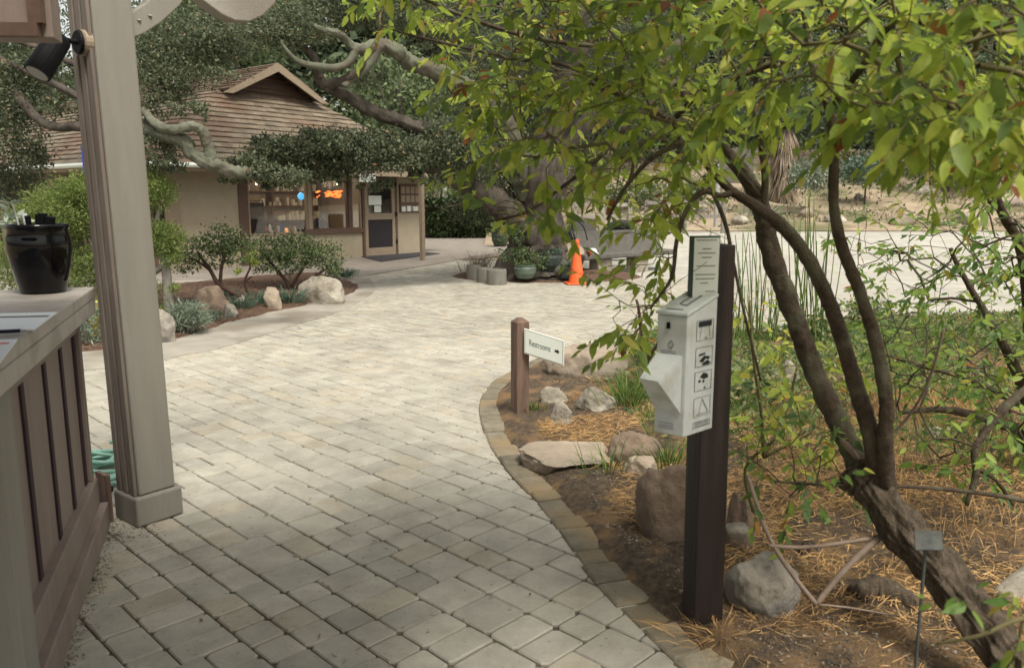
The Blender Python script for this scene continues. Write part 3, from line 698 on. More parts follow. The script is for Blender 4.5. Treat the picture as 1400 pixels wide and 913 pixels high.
for i, (t, n_, z, lb) in enumerate(((3.7,1.4,2.05,'left of the row'),(4.9,1.8,2.05,'second of the row'),(6.6,1.6,2.1,'behind the middle window'))):
    q = L3(t,n_,z); bl = thing('ceiling_spotlight', 'small warm lit ceiling bulb in the shop, '+lb, 'lamp', q, 'lit bulbs in the shop')
    mb = MB(); mb.lathe(q, [(.01,-.035),(.03,-.02),(.035,0),(.02,.03)], 10); mb.build('bulb', M['bulb'], bl)
    mb = MB(); mb.lathe(q+Z*.03, [(.03,0),(.04,.03),(.04,.22)], 10); mb.build('housing', M['blackp'], bl)
q = L3(2.75,.7,.03); wl = thing('garment_rack', 'rack of dark clothes with a garment given a warm glow behind the left shop window', 'clothes rack', q)
mb = MB(); mb.tube([L3(2.62,.7,.03),L3(2.62,.7,1.6),L3(3.5,.9,1.6),L3(3.5,.9,.03)], .02, 6); mb.build('frame', M['blackp'], wl)
mb = MB(); lbox(mb,2.72,3.4,.68,.92,.62,1.55); mb.build('dark_coats', M['dark'], wl); mb = MB(); mb.prism([L3(2.56,.5,.5),L3(2.66,.5,.5),L3(2.64,.5,1.25),L3(2.6,.5,1.4)], N*.25); mb.build('glow_garment', M['warm'], wl)
q = L3(3.9,.8,.03); tb = thing('display_table', 'low display table of yellow and red goods behind the left shop window', 'table', q)
mb = MB(); lbox(mb,3.3,4.6,.6,1.1,.72,.76); [lbox(mb,a,a+.05,b_,b_+.05,.03,.72) for a in (3.32,4.5) for b_ in (.62,1.02)]; mb.build('table_frame', M['wood_shop'], tb)
for i in range(6):
    t = 3.3+i*.22; mt = [M['yellow'],M['red'],M['paper'],M['blue'],M['warm'],M['wood_shop']][i*7 % 6]
    q = L3(t,.75+.1*(i%3),.762); h_ = .12+.16*((i*5) % 4)/3
    mb = MB(); mb.lathe(q, [(.04,0),(.05,h_*.3),(.045,h_*.7),(.02,h_*.9),(.02,h_)], 10); tag(mb.build('jar', mt), ['yellow','red','white','blue','amber','brown'][i*7 % 6]+' jar on the shop display table', 'jar', 'goods on the shop display table')
q = L3(4.75,.9,1.72); bb = MB(); bb.lathe(q, [(.02,-.1),(.09,-.05),(.1,.02),(.05,.09),(.02,.1)], 14); o = bb.build('blue_lamp', M['cyan'], smooth=True); tag(o, 'round blue glass lamp behind the left shop window', 'lamp')
q = L3(5.0,.7,.03); cab = thing('display_cabinet', 'dark domed cabinet under the glowing orange lamp', 'cabinet', q)
mb = MB(); mb.prism([L3(4.75,.6,.03),L3(5.45,.6,.03),L3(5.45,.6,.95),L3(5.25,.6,1.12),L3(5.0,.6,1.12),L3(4.8,.6,.95)], N*.4); mb.build('body', M['bag'], cab)
mb = MB(); lbox(mb,4.7,5.5,.55,1.05,.35,.4); mb.build('shelf', M['wood_shop'], cab)
q = L3(3.6,3.9,.03); bs = thing('shelf_unit', 'tall shelf of small goods on the back wall of the shop', 'shelves', q)
mb = MB(); [lbox(mb,2.2,7.8,3.85,4.15,z,z+.04) for z in (.5,.95,1.4,1.85)]; [lbox(mb,t,t+.05,3.85,4.15,.03,2.2) for t in (2.2,4.0,5.9,7.75)]; mb.build('shelf', M['wood_shop'], bs)
mb = MB()
for i in range(110):
    t = random.uniform(2.3,7.6); z = random.choice((.54,.99,1.44,1.89)); s_ = random.uniform(.05,.14); lbox(mb,t,t+s_,3.88,3.95+s_*.5,z+.002,z+random.uniform(.08,.3))
tag(mb.build('shelved_goods', M['sign'], bs), 'small pale boxed goods')

for t_, n_, e_ in ((3.3,1.6,32),(5.0,1.6,32),(6.8,2.2,12)):
    ld = bpy.data.lights.new('shop_light', 'POINT'); ld.energy = e_; ld.color = (1,.72,.45); ld.shadow_soft_size = .25
    lo = bpy.data.objects.new('shop_light', ld); COL.objects.link(lo); lo.location = L3(t_,n_,2.2)
# ---------------------------------------------------------------- kiosk counter (left foreground)
KD = Vector((.34,-.94,0)).normalized(); KN = Vector((-KD.y, KD.x, 0)); KN = KN if KN.x > 0 else -KN
KF = Vector((-2.06,3.83,0))         # far outer corner of the plinth
kc = thing('kiosk_counter', 'brown panelled counter with grey top at the left edge of the paving', 'counter', KF)
def kb(mb, s0, s1, o0, o1, z0, z1): return mb.box(KF+KD*s0+KN*o0+Z*z0, KD*(s1-s0), KN*(o1-o0), Z*(z1-z0))
KLn = 1.74
mb = MB(); kb(mb, 0, KLn, -.9, 0, 0, .13); mb.build('plinth', M['kiosk'], kc, bevel=.006)
mb = MB(); kb(mb, .02, KLn, -.9, -.035, .13, .27); mb.build('skirting', M['kiosk'], kc, bevel=.006)
mb = MB(); kb(mb, .05, KLn, -.9, -.075, .27, 1.16); mb.build('panel', M['kiosk'], kc)
mb = MB(); kb(mb, .045, KLn, -.12, -.055, 1.02, 1.165); mb.build('rail', M['kiosk'], kc, bevel=.004)
mb = MB(); kb(mb, .03, .085, -.12, -.05, .272, 1.162); mb.build('stile', M['kiosk'], kc, bevel=.004)
for s0 in (.10,.42,.76,1.14):
    mb = MB(); kb(mb, s0, s0+.045, -.1, -.066, .275, 1.015); mb.build('batten', M['kioskd'], kc)
mb = MB(); kb(mb, 1.60, KLn+.02, -.16, -.002, .0, 1.12); mb.build('corner_post', M['post'], kc, bevel=.004)
mb = MB(); kb(mb, -.03, 2.6, -1.0, .02, 1.172, 1.225); kb(mb, -.025, 2.6, -.035, .018, 1.10, 1.171); mb.build('counter_top', M['ctop'], kc, bevel=.007)
zt = 1.2255
def papr(name, pts, label, red=False):
    t = thing(name, label, 'paper', g(*pts[0], zt))
    mb = MB(); mb.prism([g(x,y,zt+.001) for x,y in pts], (0,0,.004)); mb.build('sheet', M['paper'], t)
    mb = MB(); mb.prism([g(pts[0][0]*1.0-2,pts[0][1]+3,zt+.0055), g(pts[1][0]-10,pts[1][1]+3,zt+.0055), g(pts[1][0]-13,pts[1][1]+5,zt+.0055), g(pts[0][0]-2,pts[0][1]+5,zt+.0055)], (0,0,.0004)); mb.build('print', M['red'] if red else M['inkg'], t)
papr('paper_sheet', [(-60,431),(78,428),(46,452),(-60,454)], 'white paper sheet on the counter behind the pen')
papr('paper_sheet', [(-60,468),(24,465),(-4,502),(-60,510)], 'white red-edged paper sheet nearest on the counter', True)
pa, pb = g(-30,455,zt+.012), g(28,452,zt+.012); pn = thing('pen', 'dark purple pen lying across the papers on the counter', 'pen', pa)
mb = MB(); mb.tube([pa, pb], .006, 8); mb.build('barrel', M['bag'], pn); mb = MB(); mb.tube([pb, pb+(pb-pa).normalized()*.018], [.005,.0015], 8); mb.build('tip', M['grey'], pn)
# black pot
pc = g(50,403,zt); pc = pc+Vector((-.02,.09,0)); pot = thing('glazed_pot', 'glossy black pot holding pens at the end of the counter', 'pot', pc)
mb = MB(); mb.lathe(pc, [(.085,0),(.095,.01),(.12,.12),(.133,.20),(.131,.25),(.122,.285),(.128,.30),(.128,.312),(.116,.312),(.110,.27),(.11,.2)], 40); mb.build('pot_body', M['black'], pot, smooth=True)
for i, (dx, dy, h_, r_, mm) in enumerate(((-.035,-.03,.36,.011,'paper'),(.0,.02,.355,.016,'blackp'),(.03,.0,.36,.02,'blackp'),(.07,-.01,.345,.022,'blackp'),(-.01,-.05,.35,.012,'blackp'))):
    mb = MB(); mb.tube([pc+Vector((dx*.6,dy*.6,.2)), pc+Vector((dx,dy,h_))], r_, 10); o = mb.build('marker', M[mm]); tag(o, ['white marker leaning at the left of the black pot','slim black marker at the back of the black pot','black marker in the middle of the black pot','thick black marker at the right of the black pot','thin black pen at the front of the black pot'][i], 'pen', 'pens in the black pot')
a = pc+Vector((-.07,.0,.2)); fl = thing('silk_flower', 'pale artificial flower stem standing in the black pot', 'flower', a)
mb = MB(); mb.tube([a, a+Vector((-.02,0,.15)), a+Vector((-.03,.0,.2))], .004, 6); mb.build('stem', M['sign'], fl)
mb = MB()
for i in range(7):
    t = i*.9; d_ = Vector((math.cos(t), math.sin(t)*.6, .25)); b0 = a+Vector((-.03,0,.2)); s_ = d_.cross(Z).normalized()*.018
    mb.add([b0, b0+d_*.05+s_, b0+d_*.09, b0+d_*.05-s_], [(0,1,2,3)])
mb.build('petals', M['lf_sage'], fl)

# ---------------------------------------------------------------- porch post with brace and beam
PA = Vector((.616,.788,0)).normalized(); PB = Vector((-PA.y, PA.x, 0)); P0 = Vector((-1.90,3.79,0))
pt = thing('porch_post', 'tall grey beige timber post on a square base with curved brace and rafter tail', 'post', P0)
mb = MB(); mb.box(P0+Z*0, PA*.25, PB*.24, Z*.155); mb.build('base_block', M['post'], pt, bevel=.012)
i0 = P0+PA*.03+PB*.02; s_ = .195
mb = MB(); Zp = Vector((-.014,0,1)); mb.box(i0+Z*.157, PA*s_, PB*.20, Zp*3.2); mb.build('shaft', M['post'], pt, bevel=.01)
mb = MB()
for a, b_ in ((.012,.062),(.082,.128),(.150,.196)): mb.box(i0+PB*a-PA*.020+Z*.157, PB*(b_-a), PA*.0185, Zp*3.2)
mb.build('fluted_trim', M['post_shade'], pt, bevel=.004)
mb = MB(); mb.box(P0-PB*-.19-PA*.05+Z*0, PA*.02, PB*.12, Z*.25); mb.build('kick_board', M['woodr'], pt)
# curved brace and rafter tail in the vertical plane through PA
bpl = i0+PB*.05
def onpost(x, y):
    """point of the brace plane seen at this pixel"""
    r = ray(x,y); o = i0+PB*.05; n_ = PB; t = (o-Vector((0,0,H))).dot(n_)/r.dot(n_); return Vector((0,0,H))+r*t
br = [onpost(*p) for p in ((178,54),(198,46),(222,30),(246,8),(262,-15),(275,-45),(215,-45),(213,-14),(200,4),(178,18))]
mb = MB(); mb.prism(br, PB*.07); mb.build('brace', M['post'], pt, bevel=.006)
tl = [onpost(*p) for p in ((150,-60),(262,-12),(284,6),(303,20),(322,29),(342,30),(360,22),(376,6),(381,-10),(372,-60))]
mb = MB(); mb.prism(tl, PB*.09); mb.build('rafter_tail', M['conc'], pt, bevel=.008)
mb = MB(); [mb.lathe(onpost(x,y)-PB*.002, [(.008,-.004),(.01,0),(.006,.004)], 8) for x,y in ((190,28),(205,22))]; mb.build('bolt', M['grey'], pt)
# spotlight
q = i0+PB*.09-PA*.02; q = Vector((q.x,q.y,at(107,60,q.y).z)); sl = thing('spotlight', 'black cylindrical spotlight mounted near the top of the porch post', 'spotlight', q)
ax = -PA
mb = MB(); mb.tube([q, q+ax*.03, q+ax*.04], [.062,.058,.04], 20); mb.build('wall_plate', M['tan'], sl, smooth=False)
e0, e1 = at(80,55,3.70), at(48,105,3.60); dd = (e1-e0).normalized()
mb = MB(); mb.tube([q+ax*.04, q+ax*.052], [.056,.05], 20); mb.tube([q+ax*.05, q+ax*.09, e0], .013, 8); mb.build('bracket', M['blackp'], sl)
mb = MB(); mb.tube([e0-dd*.02, e0, e0+dd*.19], [.035,.052,.056], 20); mb.build('lamp_body', M['blackp'], sl); 
mb = MB(); mb.tube([e0+dd*.188, e0+dd*.192], .046, 20); mb.build('lens', M['grey'], sl)
# kiosk roof above and behind the camera, only its beam end shows at top left
kr = thing('kiosk_roof', 'brown timber beam end of the kiosk roof at the top left corner', 'roof', at(75,52,3.3))
q0 = at(73,52,3.3)
mb = MB(); mb.box(q0, (-3,-.15,0), (-.03,.12,0), (0,0,.34)); mb.build('beam', M['kiosk'], kr, bevel=.004)
mb = MB(); mb.box(q0+Vector((-.02,-.035,.05)), (-.055,0,0), (0,.03,0), (0,0,.25)); mb.box(q0+Vector((-.04,-.04,0)), (-2.9,-.145,0), (0,.035,0), (0,0,.05)); mb.build('beam_trim', M['brown'], kr)
mb = MB(); mb.box(Vector((-6,-5,2.92)), (6.7,0,0), (0,7.5,0), (0,0,.1)); mb.build('shade_deck', M['brown'], kr)  # unseen roof deck, added and sized to shade the near paving

# hose coil
hc = g(146,652); hc = Vector((hc.x-.03, hc.y-.02, 0)); pts = []
for i in range(300):
    t = i/300*2*math.pi*7.3; rr_ = .175+.05*math.sin(i*.021)+.012*math.sin(t*3.3+i*.1); lay = i/300
    pts.append(hc+Vector((math.cos(t)*rr_+.02*math.sin(i*.05), math.sin(t)*rr_+.015*math.cos(i*.04), .012+.15*lay+.012*math.sin(t*1.7))))
hz = thing('garden_hose', 'coiled pale green garden hose on the paving behind the counter', 'hose', hc)
mb = MB(); mb.tube(pts, .0125, 8); mb.build('coil', M['hose'], hz, smooth=True)
mb = MB(); a = g(150,668,.02); mb.tube([a+Vector((-.06,0,0)), a+Vector((.015,-.01,.0))], [.017,.019], 10); mb.build('coupling', M['blackp'], hz)
# hydrant
hy = g(134,462,.05); hd = thing('garden_hydrant', 'small yellow hydrant valve standing in the mulch behind the counter', 'hydrant', hy)
mb = MB(); mb.lathe(hy, [(.06,0),(.085,.015),(.085,.03),(.055,.04),(.05,.16),(.075,.175),(.085,.23),(.07,.27),(.035,.29),(.03,.40),(.05,.405),(.05,.42),(.02,.43)], 20); mb.build('body', M['yellow'], hd, smooth=False)
mb = MB(); mb.tube([hy+Vector((-.13,-.03,.16)), hy+Vector((-.05,0,.16))], [.045,.04], 12); mb.tube([hy+Vector((.09,0,.35)), hy+Vector((.05,0,.35))], .03, 10); mb.build('outlet_cap', M['grey'], hd)
mb = MB(); mb.tube([hy+Vector((-.08,0,.425)), hy+Vector((.08,0,.425))], .012, 8); mb.build('handle', M['yellow'], hd)

# ---------------------------------------------------------------- restrooms sign
def text_mesh(name, body, size, m, parent, origin, right, up, ext=.0006, cx='CENTER', sx=1.):
    cu = bpy.data.curves.new(name, 'FONT'); cu.body = body; cu.size = size; cu.align_x = cx; cu.align_y = 'CENTER'; cu.extrude = ext
    to = bpy.data.objects.new('tmp', cu); COL.objects.link(to); dg = bpy.context.evaluated_depsgraph_get()
    me = bpy.data.meshes.new_from_object(to.evaluated_get(dg)); bpy.data.objects.remove(to)
    right = Vector(right).normalized(); up = Vector(up).normalized(); nn = right.cross(up).normalized(); off = parent_world(parent); o3 = Vector(origin)-off
    for v in me.vertices:
        c = v.co; v.co = o3+right*c.x*sx+up*c.y+nn*c.z
    me.name = name; me.materials.clear(); me.materials.append(m)
    o = bpy.data.objects.new(name, me); COL.objects.link(o); o.parent = parent; return o
rp = g(709,574,.0); rs = thing('restroom_sign', 'weathered square post carrying a white Restrooms arrow sign', 'sign', rp)
rc = rp+Vector((.01,.06,0)); rz_ = R(28); hgt = at(712,434,rc.y).z
ca, sa = math.cos(rz_), math.sin(rz_); ax_ = Vector((ca,sa,0)); ay_ = Vector((-sa,ca,0)); w2 = .052
ring = lambda k, z: [rc+ax_*sx*w2*k+ay_*sy*w2*k+Z*z for sx, sy in ((-1,-1),(1,-1),(1,1),(-1,1))]
mb = MB(); vs = ring(1,-.05)+ring(1,hgt-.03)+ring(.35,hgt); mb.add(vs, [(8,9,10,11)]+[(r_*4+i, r_*4+(i+1)%4, r_*4+4+(i+1)%4, r_*4+4+i) for r_ in (0,1) for i in range(4)]); mb.build('post', M['woodr'], rs, bevel=.004)
# panel: from (717,449)-(771,466) top edge, bottom (717,482)-(770,497)
A_ = at(716.5,449,rc.y-.075); B_ = at(716.5,483,rc.y-.075); Hs = (A_-B_).length
Dv = None; best = None
for i in range(1,60):
    y_ = rc.y-.075-.006*i; T_ = at(771,466,y_); Bt = at(770.5,497,y_)
    e_ = abs((T_-Bt).length-Hs)
    if best is None or e_ < best: best = e_; Dv = Vector((T_.x-A_.x, T_.y-A_.y, T_.z-A_.z))
T_ = at(771,466,rc.y-.155); Dv = T_-A_; Ls = Dv.length; dr = Dv.normalized(); nf_ = Vector((dr.y,-dr.x,0)).normalized(); 
if nf_.y > 0: nf_ = -nf_
A0 = Vector((A_.x,A_.y,0)); zb = B_.z
mb = MB(); mb.box(A0+Z*zb, dr*Ls, -nf_*.016, Z*Hs); mb.build('panel_back', M['white'], rs, bevel=.002)
mb = MB(); mb.box(A0+dr*.006+Z*(zb+.006)+nf_*.0015, dr*(Ls-.012), -nf_*.001, Z*(Hs-.012)); mb.build('panel_rim', M['green_ink'], rs)
mb = MB(); mb.box(A0+dr*.009+Z*(zb+.009)+nf_*.0027, dr*(Ls-.018), -nf_*.001, Z*(Hs-.018)); mb.build('panel_face', M['sign'], rs)
rt = dr if dr.cross(Z).dot(nf_) > 0 else -dr
mid = A0+dr*Ls*.40+Z*(zb+Hs*.5)+nf_*.0032
text_mesh('lettering', 'Restrooms', .066, M['green_ink'], rs, mid, dr, Z, .0003, sx=.58)
ac = A0+dr*Ls*.83+Z*(zb+Hs*.5)+nf_*.0034; s_ = .017
mb = MB(); mb.prism([ac+dr*a*s_+Z*b_*s_ for a,b_ in ((-1,-.5),(.1,-.5),(.1,-1.1),(1.2,0),(.1,1.1),(.1,.5),(-1,.5))], nf_*.0006); mb.build('arrow', M['ink'], rs)

# ---------------------------------------------------------------- dispenser post, notice and white dispenser
dp = g(962,868,.0); dpo = thing('dispenser_post', 'tall dark stained square post standing at the kerb', 'post', dp)
rz2 = R(-24); bx = Vector((math.cos(rz2), math.sin(rz2), 0)); by = Vector((-bx.y, bx.x, 0))   # bx lies along its front-right face
# front corner seen at x=~950 ; faces: left narrow, right wide
pc0 = dp+Vector((-.035,0,0)); fa = Vector((math.cos(R(12)), math.sin(R(12)), 0)); fb_ = Vector((-fa.y, fa.x, 0)); sp_ = .118
hp = at(985,334,dp.y+.06).z
mb = MB(); mb.box(pc0-Z*.1, fa*sp_, fb_*sp_, Vector((-.012,0,1))*(hp+.1)); mb.build('post_body', M['woodd'], dpo, bevel=.006)
# dispenser box: pictogram face (right) and front face with hopper (left)
zt_ = at(937,432,dp.y-.10).z; zb_ = at(937,600,dp.y-.10).z
cr = at(937,520,dp.y-.14); cr = Vector((cr.x,cr.y,0))       # the vertical edge between the two visible faces
r_dir = Vector((px(51,2.75),.115,0)); f_dir = Vector((-px(35,2.75),.075,0))
zr_ = at(987,595,cr.y+.115).z; zlf = at(906,575,cr.y+.075).z
db = thing('bag_dispenser', 'white dog waste bag dispenser box fixed to the dark post', 'dispenser', cr+Z*zb_)
q = [cr+f_dir, cr, cr+r_dir, cr+r_dir+f_dir]; ztop = at(937,434,cr.y).z; zbk = ztop+.055
zc = at(937,598,cr.y).z
low = [p+Z*(zc+(.0)) for p in q]; hi = [q[0]+Z*ztop, q[1]+Z*ztop, q[2]+Z*zbk, q[3]+Z*zbk]
mb = MB(); mb.add(low+hi, [(3,2,1,0),(4,5,6,7),(0,1,5,4),(1,2,6,5),(2,3,7,6),(3,0,4,7)]); mb.build('box', M['plastic'], db, bevel=.004)
fn = f_dir.normalized(); rn = r_dir.normalized(); on = -rn; on2 = Vector((rn.y,-rn.x,0))       # outward normals: front face = -fx..., picture face
nF = Vector((-f_dir.y, f_dir.x, 0)).normalized(); nF = nF if nF.dot(-r_dir) > 0 else -nF
nR = Vector((r_dir.y, -r_dir.x, 0)).normalized(); nR = nR if nR.dot(-f_dir) > 0 else -nR
lid = [q[0]-r_dir*.03+f_dir*.03, q[1]-r_dir*.03-f_dir*.03, q[2]-f_dir*.03, q[3]+f_dir*.03]
mb = MB(); mb.add([lid[0]+Z*(ztop+.002),lid[1]+Z*(ztop+.002),lid[2]+Z*(zbk+.002),lid[3]+Z*(zbk+.002), lid[0]+Z*(ztop+.014),lid[1]+Z*(ztop+.014),lid[2]+Z*(zbk+.014),lid[3]+Z*(zbk+.014)], [(3,2,1,0),(4,5,6,7),(0,1,5,4),(1,2,6,5),(2,3,7,6),(3,0,4,7)]); mb.build('lid', M['plastic'], db, bevel=.003)
# slot on lid
def onlid(a, b_, h=.0155): p = q[1]+f_dir*a+r_dir*b_; return p+Z*(ztop+(zbk-ztop)*b_+h)
mb = MB(); mb.tube([onlid(.35,.3),onlid(.35,.8),onlid(.62,.85),onlid(.62,.35),onlid(.35,.3)], .0028, 6); mb.tube([onlid(.8,.1),onlid(.25,.1)], .003, 6); mb.build('lid_marks', M['inkg'], db)
# hopper: wedge sticking out of the front face
def onF(a, z, o=0): return cr+f_dir*a+nF*o+Z*z
Hh = ztop-zc; z1 = zc+Hh*.66; z0_ = zc+Hh*.20; ex = .15
wd_ = [onF(.98,z1), onF(.12,z1), onF(.12,z0_), onF(.98,z0_)]
mb = MB(); tp = [onF(.80,z1-.055,ex), onF(.20,z1-.055,ex)]
mb.add([onF(.98,z1+.01,.001), onF(.12,z1+.01,.001), onF(.12,z0_,.001), onF(.98,z0_,.001)]+tp, [(0,1,5,4),(4,5,2,3),(1,2,5),(0,4,3)]); mb.build('hopper', M['plastic'], db)
mb = MB(); mb.box(onF(.55,ztop-.045,.001), fn*.012, nF*.006, Z*.022); mb.build('lock', M['blackp'], db)
mb = MB(); mb.tube([onF(.6,ztop-.10,.002),onF(.5,ztop-.085,.002),onF(.42,ztop-.10,.002),onF(.5,ztop-.115,.002),onF(.6,ztop-.105,.002)], .0015, 5); [mb.box(onF(.85,z_,.0008), -fn*.06, nF*.0008, Z*.0016) for z_ in (ztop-.125,ztop-.133, zc+.04, zc+.03, zc+.022)]; mb.build('front_print', M['inkg'], db)
# four framed pictograms on the right face
def onR(a, z, o=.0015): return cr+r_dir*a+nR*o+Z*z
pics = [(.80,.985,'top'),(.58,.76,'b'),(.375,.555,'c'),(.155,.335,'d'),(.06,.13,'e')]
for i, (b0, b1, kk) in enumerate(pics):
    za, zb2 = zc+Hh*b0-.005, zc+Hh*b1-.012; mb = MB(); e_ = .0016; a0, a1 = .30, .88
    for A1, B1, A2, B2 in ((a0,za,a1,za+e_),(a0,zb2-e_,a1,zb2)): mb.add([onR(A1,B1),onR(A2,B1),onR(A2,B2),onR(A1,B2)], [(0,1,2,3)])
    for A1, A2 in ((a0,a0+.015),(a1-.015,a1)): mb.add([onR(A1,za),onR(A2,za),onR(A2,zb2),onR(A1,zb2)], [(0,1,2,3)])
    h_ = zb2-za
    def blob(pts): mb.add([onR(a0+(a1-a0)*x, za+h_*y, .0018) for x, y in pts], [tuple(range(len(pts)))])
    if i == 0: blob([(.12,.68),(.88,.68),(.88,.95),(.12,.95)]); blob([(.5,.08),(.62,.08),(.62,.14),(.5,.14)]); blob([(.2,.1),(.22,.1),(.3,.66),(.28,.66)]); blob([(.8,.1),(.82,.1),(.74,.66),(.72,.66)])
    if i == 1: blob([(.22,.3),(.5,.55),(.85,.45),(.8,.3),(.6,.38),(.45,.2)]); blob([(.4,.14),(.7,.3),(.92,.12),(.8,.05),(.45,.05)]); blob([(.2,.55),(.6,.62),(.55,.7),(.2,.66)])
    if i == 2: blob([(.3,.72),(.5,.92),(.75,.82),(.8,.62),(.55,.58)]); blob([(.2,.52),(.3,.6),(.38,.48),(.28,.42)]); blob([(.45,.5),(.55,.55),(.6,.44),(.5,.38)]); blob([(.55,.08),(.67,.08),(.67,.16),(.55,.16)])
    if i == 3: blob([(.3,.1),(.33,.1),(.5,.9),(.48,.9)]); blob([(.48,.88),(.52,.9),(.85,.2),(.82,.18)]); blob([(.15,.08),(.9,.12),(.9,.15),(.15,.11)])
    if i == 4: [blob([(.1,y),(.9,y),(.9,y+.12),(.1,y+.12)]) for y in (.15,.45,.72)]
    mb.build('pictogram', M['ink'] if i < 3 else M['inkg'], db)
# notice above the box
nt0, nt1 = at(948,323,dp.y-.02), at(980,330,dp.y+.005)
zlo = at(980,408,dp.y).z; nz = thing('notice_sign', 'small framed white notice with fine print above the dispenser box', 'sign', Vector((nt0.x,nt0.y,zlo)))
d1 = Vector((nt1.x-nt0.x+.012, .02, 0)); nn_ = Vector((d1.y,-d1.x,0)).normalized(); b0 = Vector((nt0.x,nt0.y,0)); hz2 = nt0.z-zlo
mb = MB(); mb.box(b0+Z*zlo, d1, -nn_*.035, Z*hz2); mb.build('frame', M['green_ink'], nz, bevel=.002)
mb = MB(); mb.box(b0+d1*.04+Z*(zlo+.006)+nn_*.002, d1*.92, -nn_*.001, Z*(hz2-.012)); mb.build('face', M['sign'], nz)
mb = MB()
for i, (l_, a_) in enumerate(((.8,.08),(.0,0),(.35,.32),(.7,.15),(.4,.3),(0,0),(.75,.1),(.0,0),(.8,.08),(.74,.1),(.3,.3),(0,0),(.4,.5))):
    if l_: mb.box(b0+d1*(.04+.92*a_)+Z*(zlo+hz2*(.93-i*.068))+nn_*.0032, d1*.92*l_, -nn_*.0008, Z*.0028)
mb.build('print', M['inkg'], nz)
nz.name = 'notice_sign'

# ---------------------------------------------------------------- plant label stake, dead wood
q = at(1267,738,2.30); st = thing('plant_label', 'grey metal plant label on a thin stake by the leaning trunk', 'plant label', Vector((q.x,q.y,0.03)))
mb = MB(); mb.tube([Vector((q.x+.004,q.y,-.02)), Vector((q.x,q.y+.003,q.z-.005))], .005, 8); mb.build('stake', M['labelm'], st)
mb = MB(); mb.box(q+Vector((-.048,-.028,-.022)), (.085,.0,.0), (.018,.05,.04), (0,-.002,.004)); mb.build('plate', M['labelm'], st)
mb = MB()
P_, R_2 = smooth_path([g(1172,815,.08), g(1195,805,.09), g(1225,815,.08), g(1256,828,.07)], [.04,.055,.05,.03], 5, .02)
o = mb.tube(P_, R_2, 12, rough=.5).build('dead_log', M['barkf'], smooth=True); tag(o, 'short rugged piece of dead wood lying in the straw behind the label', 'log')
mb = MB(); P_, R_2 = smooth_path([g(1372,826,.07), g(1392,806,.10), g(1440,780,.13)], [.055,.062,.065], 5)
o = mb.tube(P_, R_2, 16, rough=.15).build('pale_log', M['rockp'], smooth=True); tag(o, 'pale smooth log end lying at the right edge', 'log')

# ---------------------------------------------------------------- oak base: planters, cone, bench
def cyl(name, x, y, wpx, hpx, m, label, cat, group=None, prof=None, rim=None, z=.08):
    b = g(x,y,z); r = px(wpx,b.y*1.01)/2; h = px(hpx,b.y*1.01); t = thing(name, label, cat, b, group)
    prof = prof or [(.96,0),(1,.03),(1,.93),(.96,1),(.8,1),(.78,.9)]
    MB().lathe(b, [(r*a, h*c) for a, c in prof], 24).build('body', m, t, smooth=False)
    return t, b, r, h
GS = 'grey stump planters at the foot of the oak'
cyl('stump_planter',648,383,20,21,M['stumpc'],'leftmost and rearmost of three short grey cylinders by the oak','planter',GS,z=-.02)
cyl('stump_planter',662,387,20,21,M['stumpc'],'middle narrow one of three short grey cylinders by the oak','planter',GS,z=-.02)
cyl('stump_planter',679,390,27,22,M['stumpc'],'widest and frontmost of three short grey cylinders by the oak','planter',GS,z=-.02)
bowl = [(.45,0),(.7,.06),(.95,.4),(1,.75),(.93,.9),(1,.95),(1,1),(.88,1),(.85,.85)]
t1_, b, r, h = cyl('glazed_bowl',718,381,31,19,M['glazeg'],'round sage green bowl planter at the foot of the oak','planter',None,bowl)
cloud('foliage', [((b.x,b.y,b.z+h+.02), r*.8, r*.8, .06, 260)], .06, M['lf_manz'], t1_)
t2_, b, r, h = cyl('dark_planter',749,373,40,28,M['glaze'],'large dark green pot full of succulents left of the cone','planter',None,bowl,z=.15)
cloud('succulents', [((b.x,b.y,b.z+h+.02), r*.95, r*.9, .07, 900)], .06, M['lf_blue'], t2_)
t3_, b, r, h = cyl('small_pot',774,380,17,15,M['glaze'],'small blue grey pot tucked behind the orange cone','planter',None,None)
cloud('foliage', [((b.x,b.y,b.z+h+.03), r*.9, r*.9, .08, 160)], .06, M['lf_blue'], t3_)
t4_, b, r, h = cyl('dark_tub',684,337,24,20,M['glaze'],'dark tub planter behind the oak by the hedge','planter',None,bowl,z=.02)
cloud('foliage', [((b.x,b.y,b.z+h+.1), r*1.0, r*.9, .25, 400)], .09, M['lf_manz'], t4_)
cb = g(788,388,.006); cn = thing('traffic_cone', 'orange traffic cone standing on the paving before the oak', 'traffic cone', cb)
ch_ = px(60,cb.y*1.01); mb = MB(); mb.cbox(cb+Z*.0, .43,.43,.03,R(8)); mb.build('base', M['orange'], cn, bevel=.01)
mb = MB(); mb.lathe(cb, [(.155,.03),(.15,.06),(.035,ch_-.01),(.028,ch_),(.02,ch_)], 28); mb.build('cone', M['orange'], cn, smooth=False)
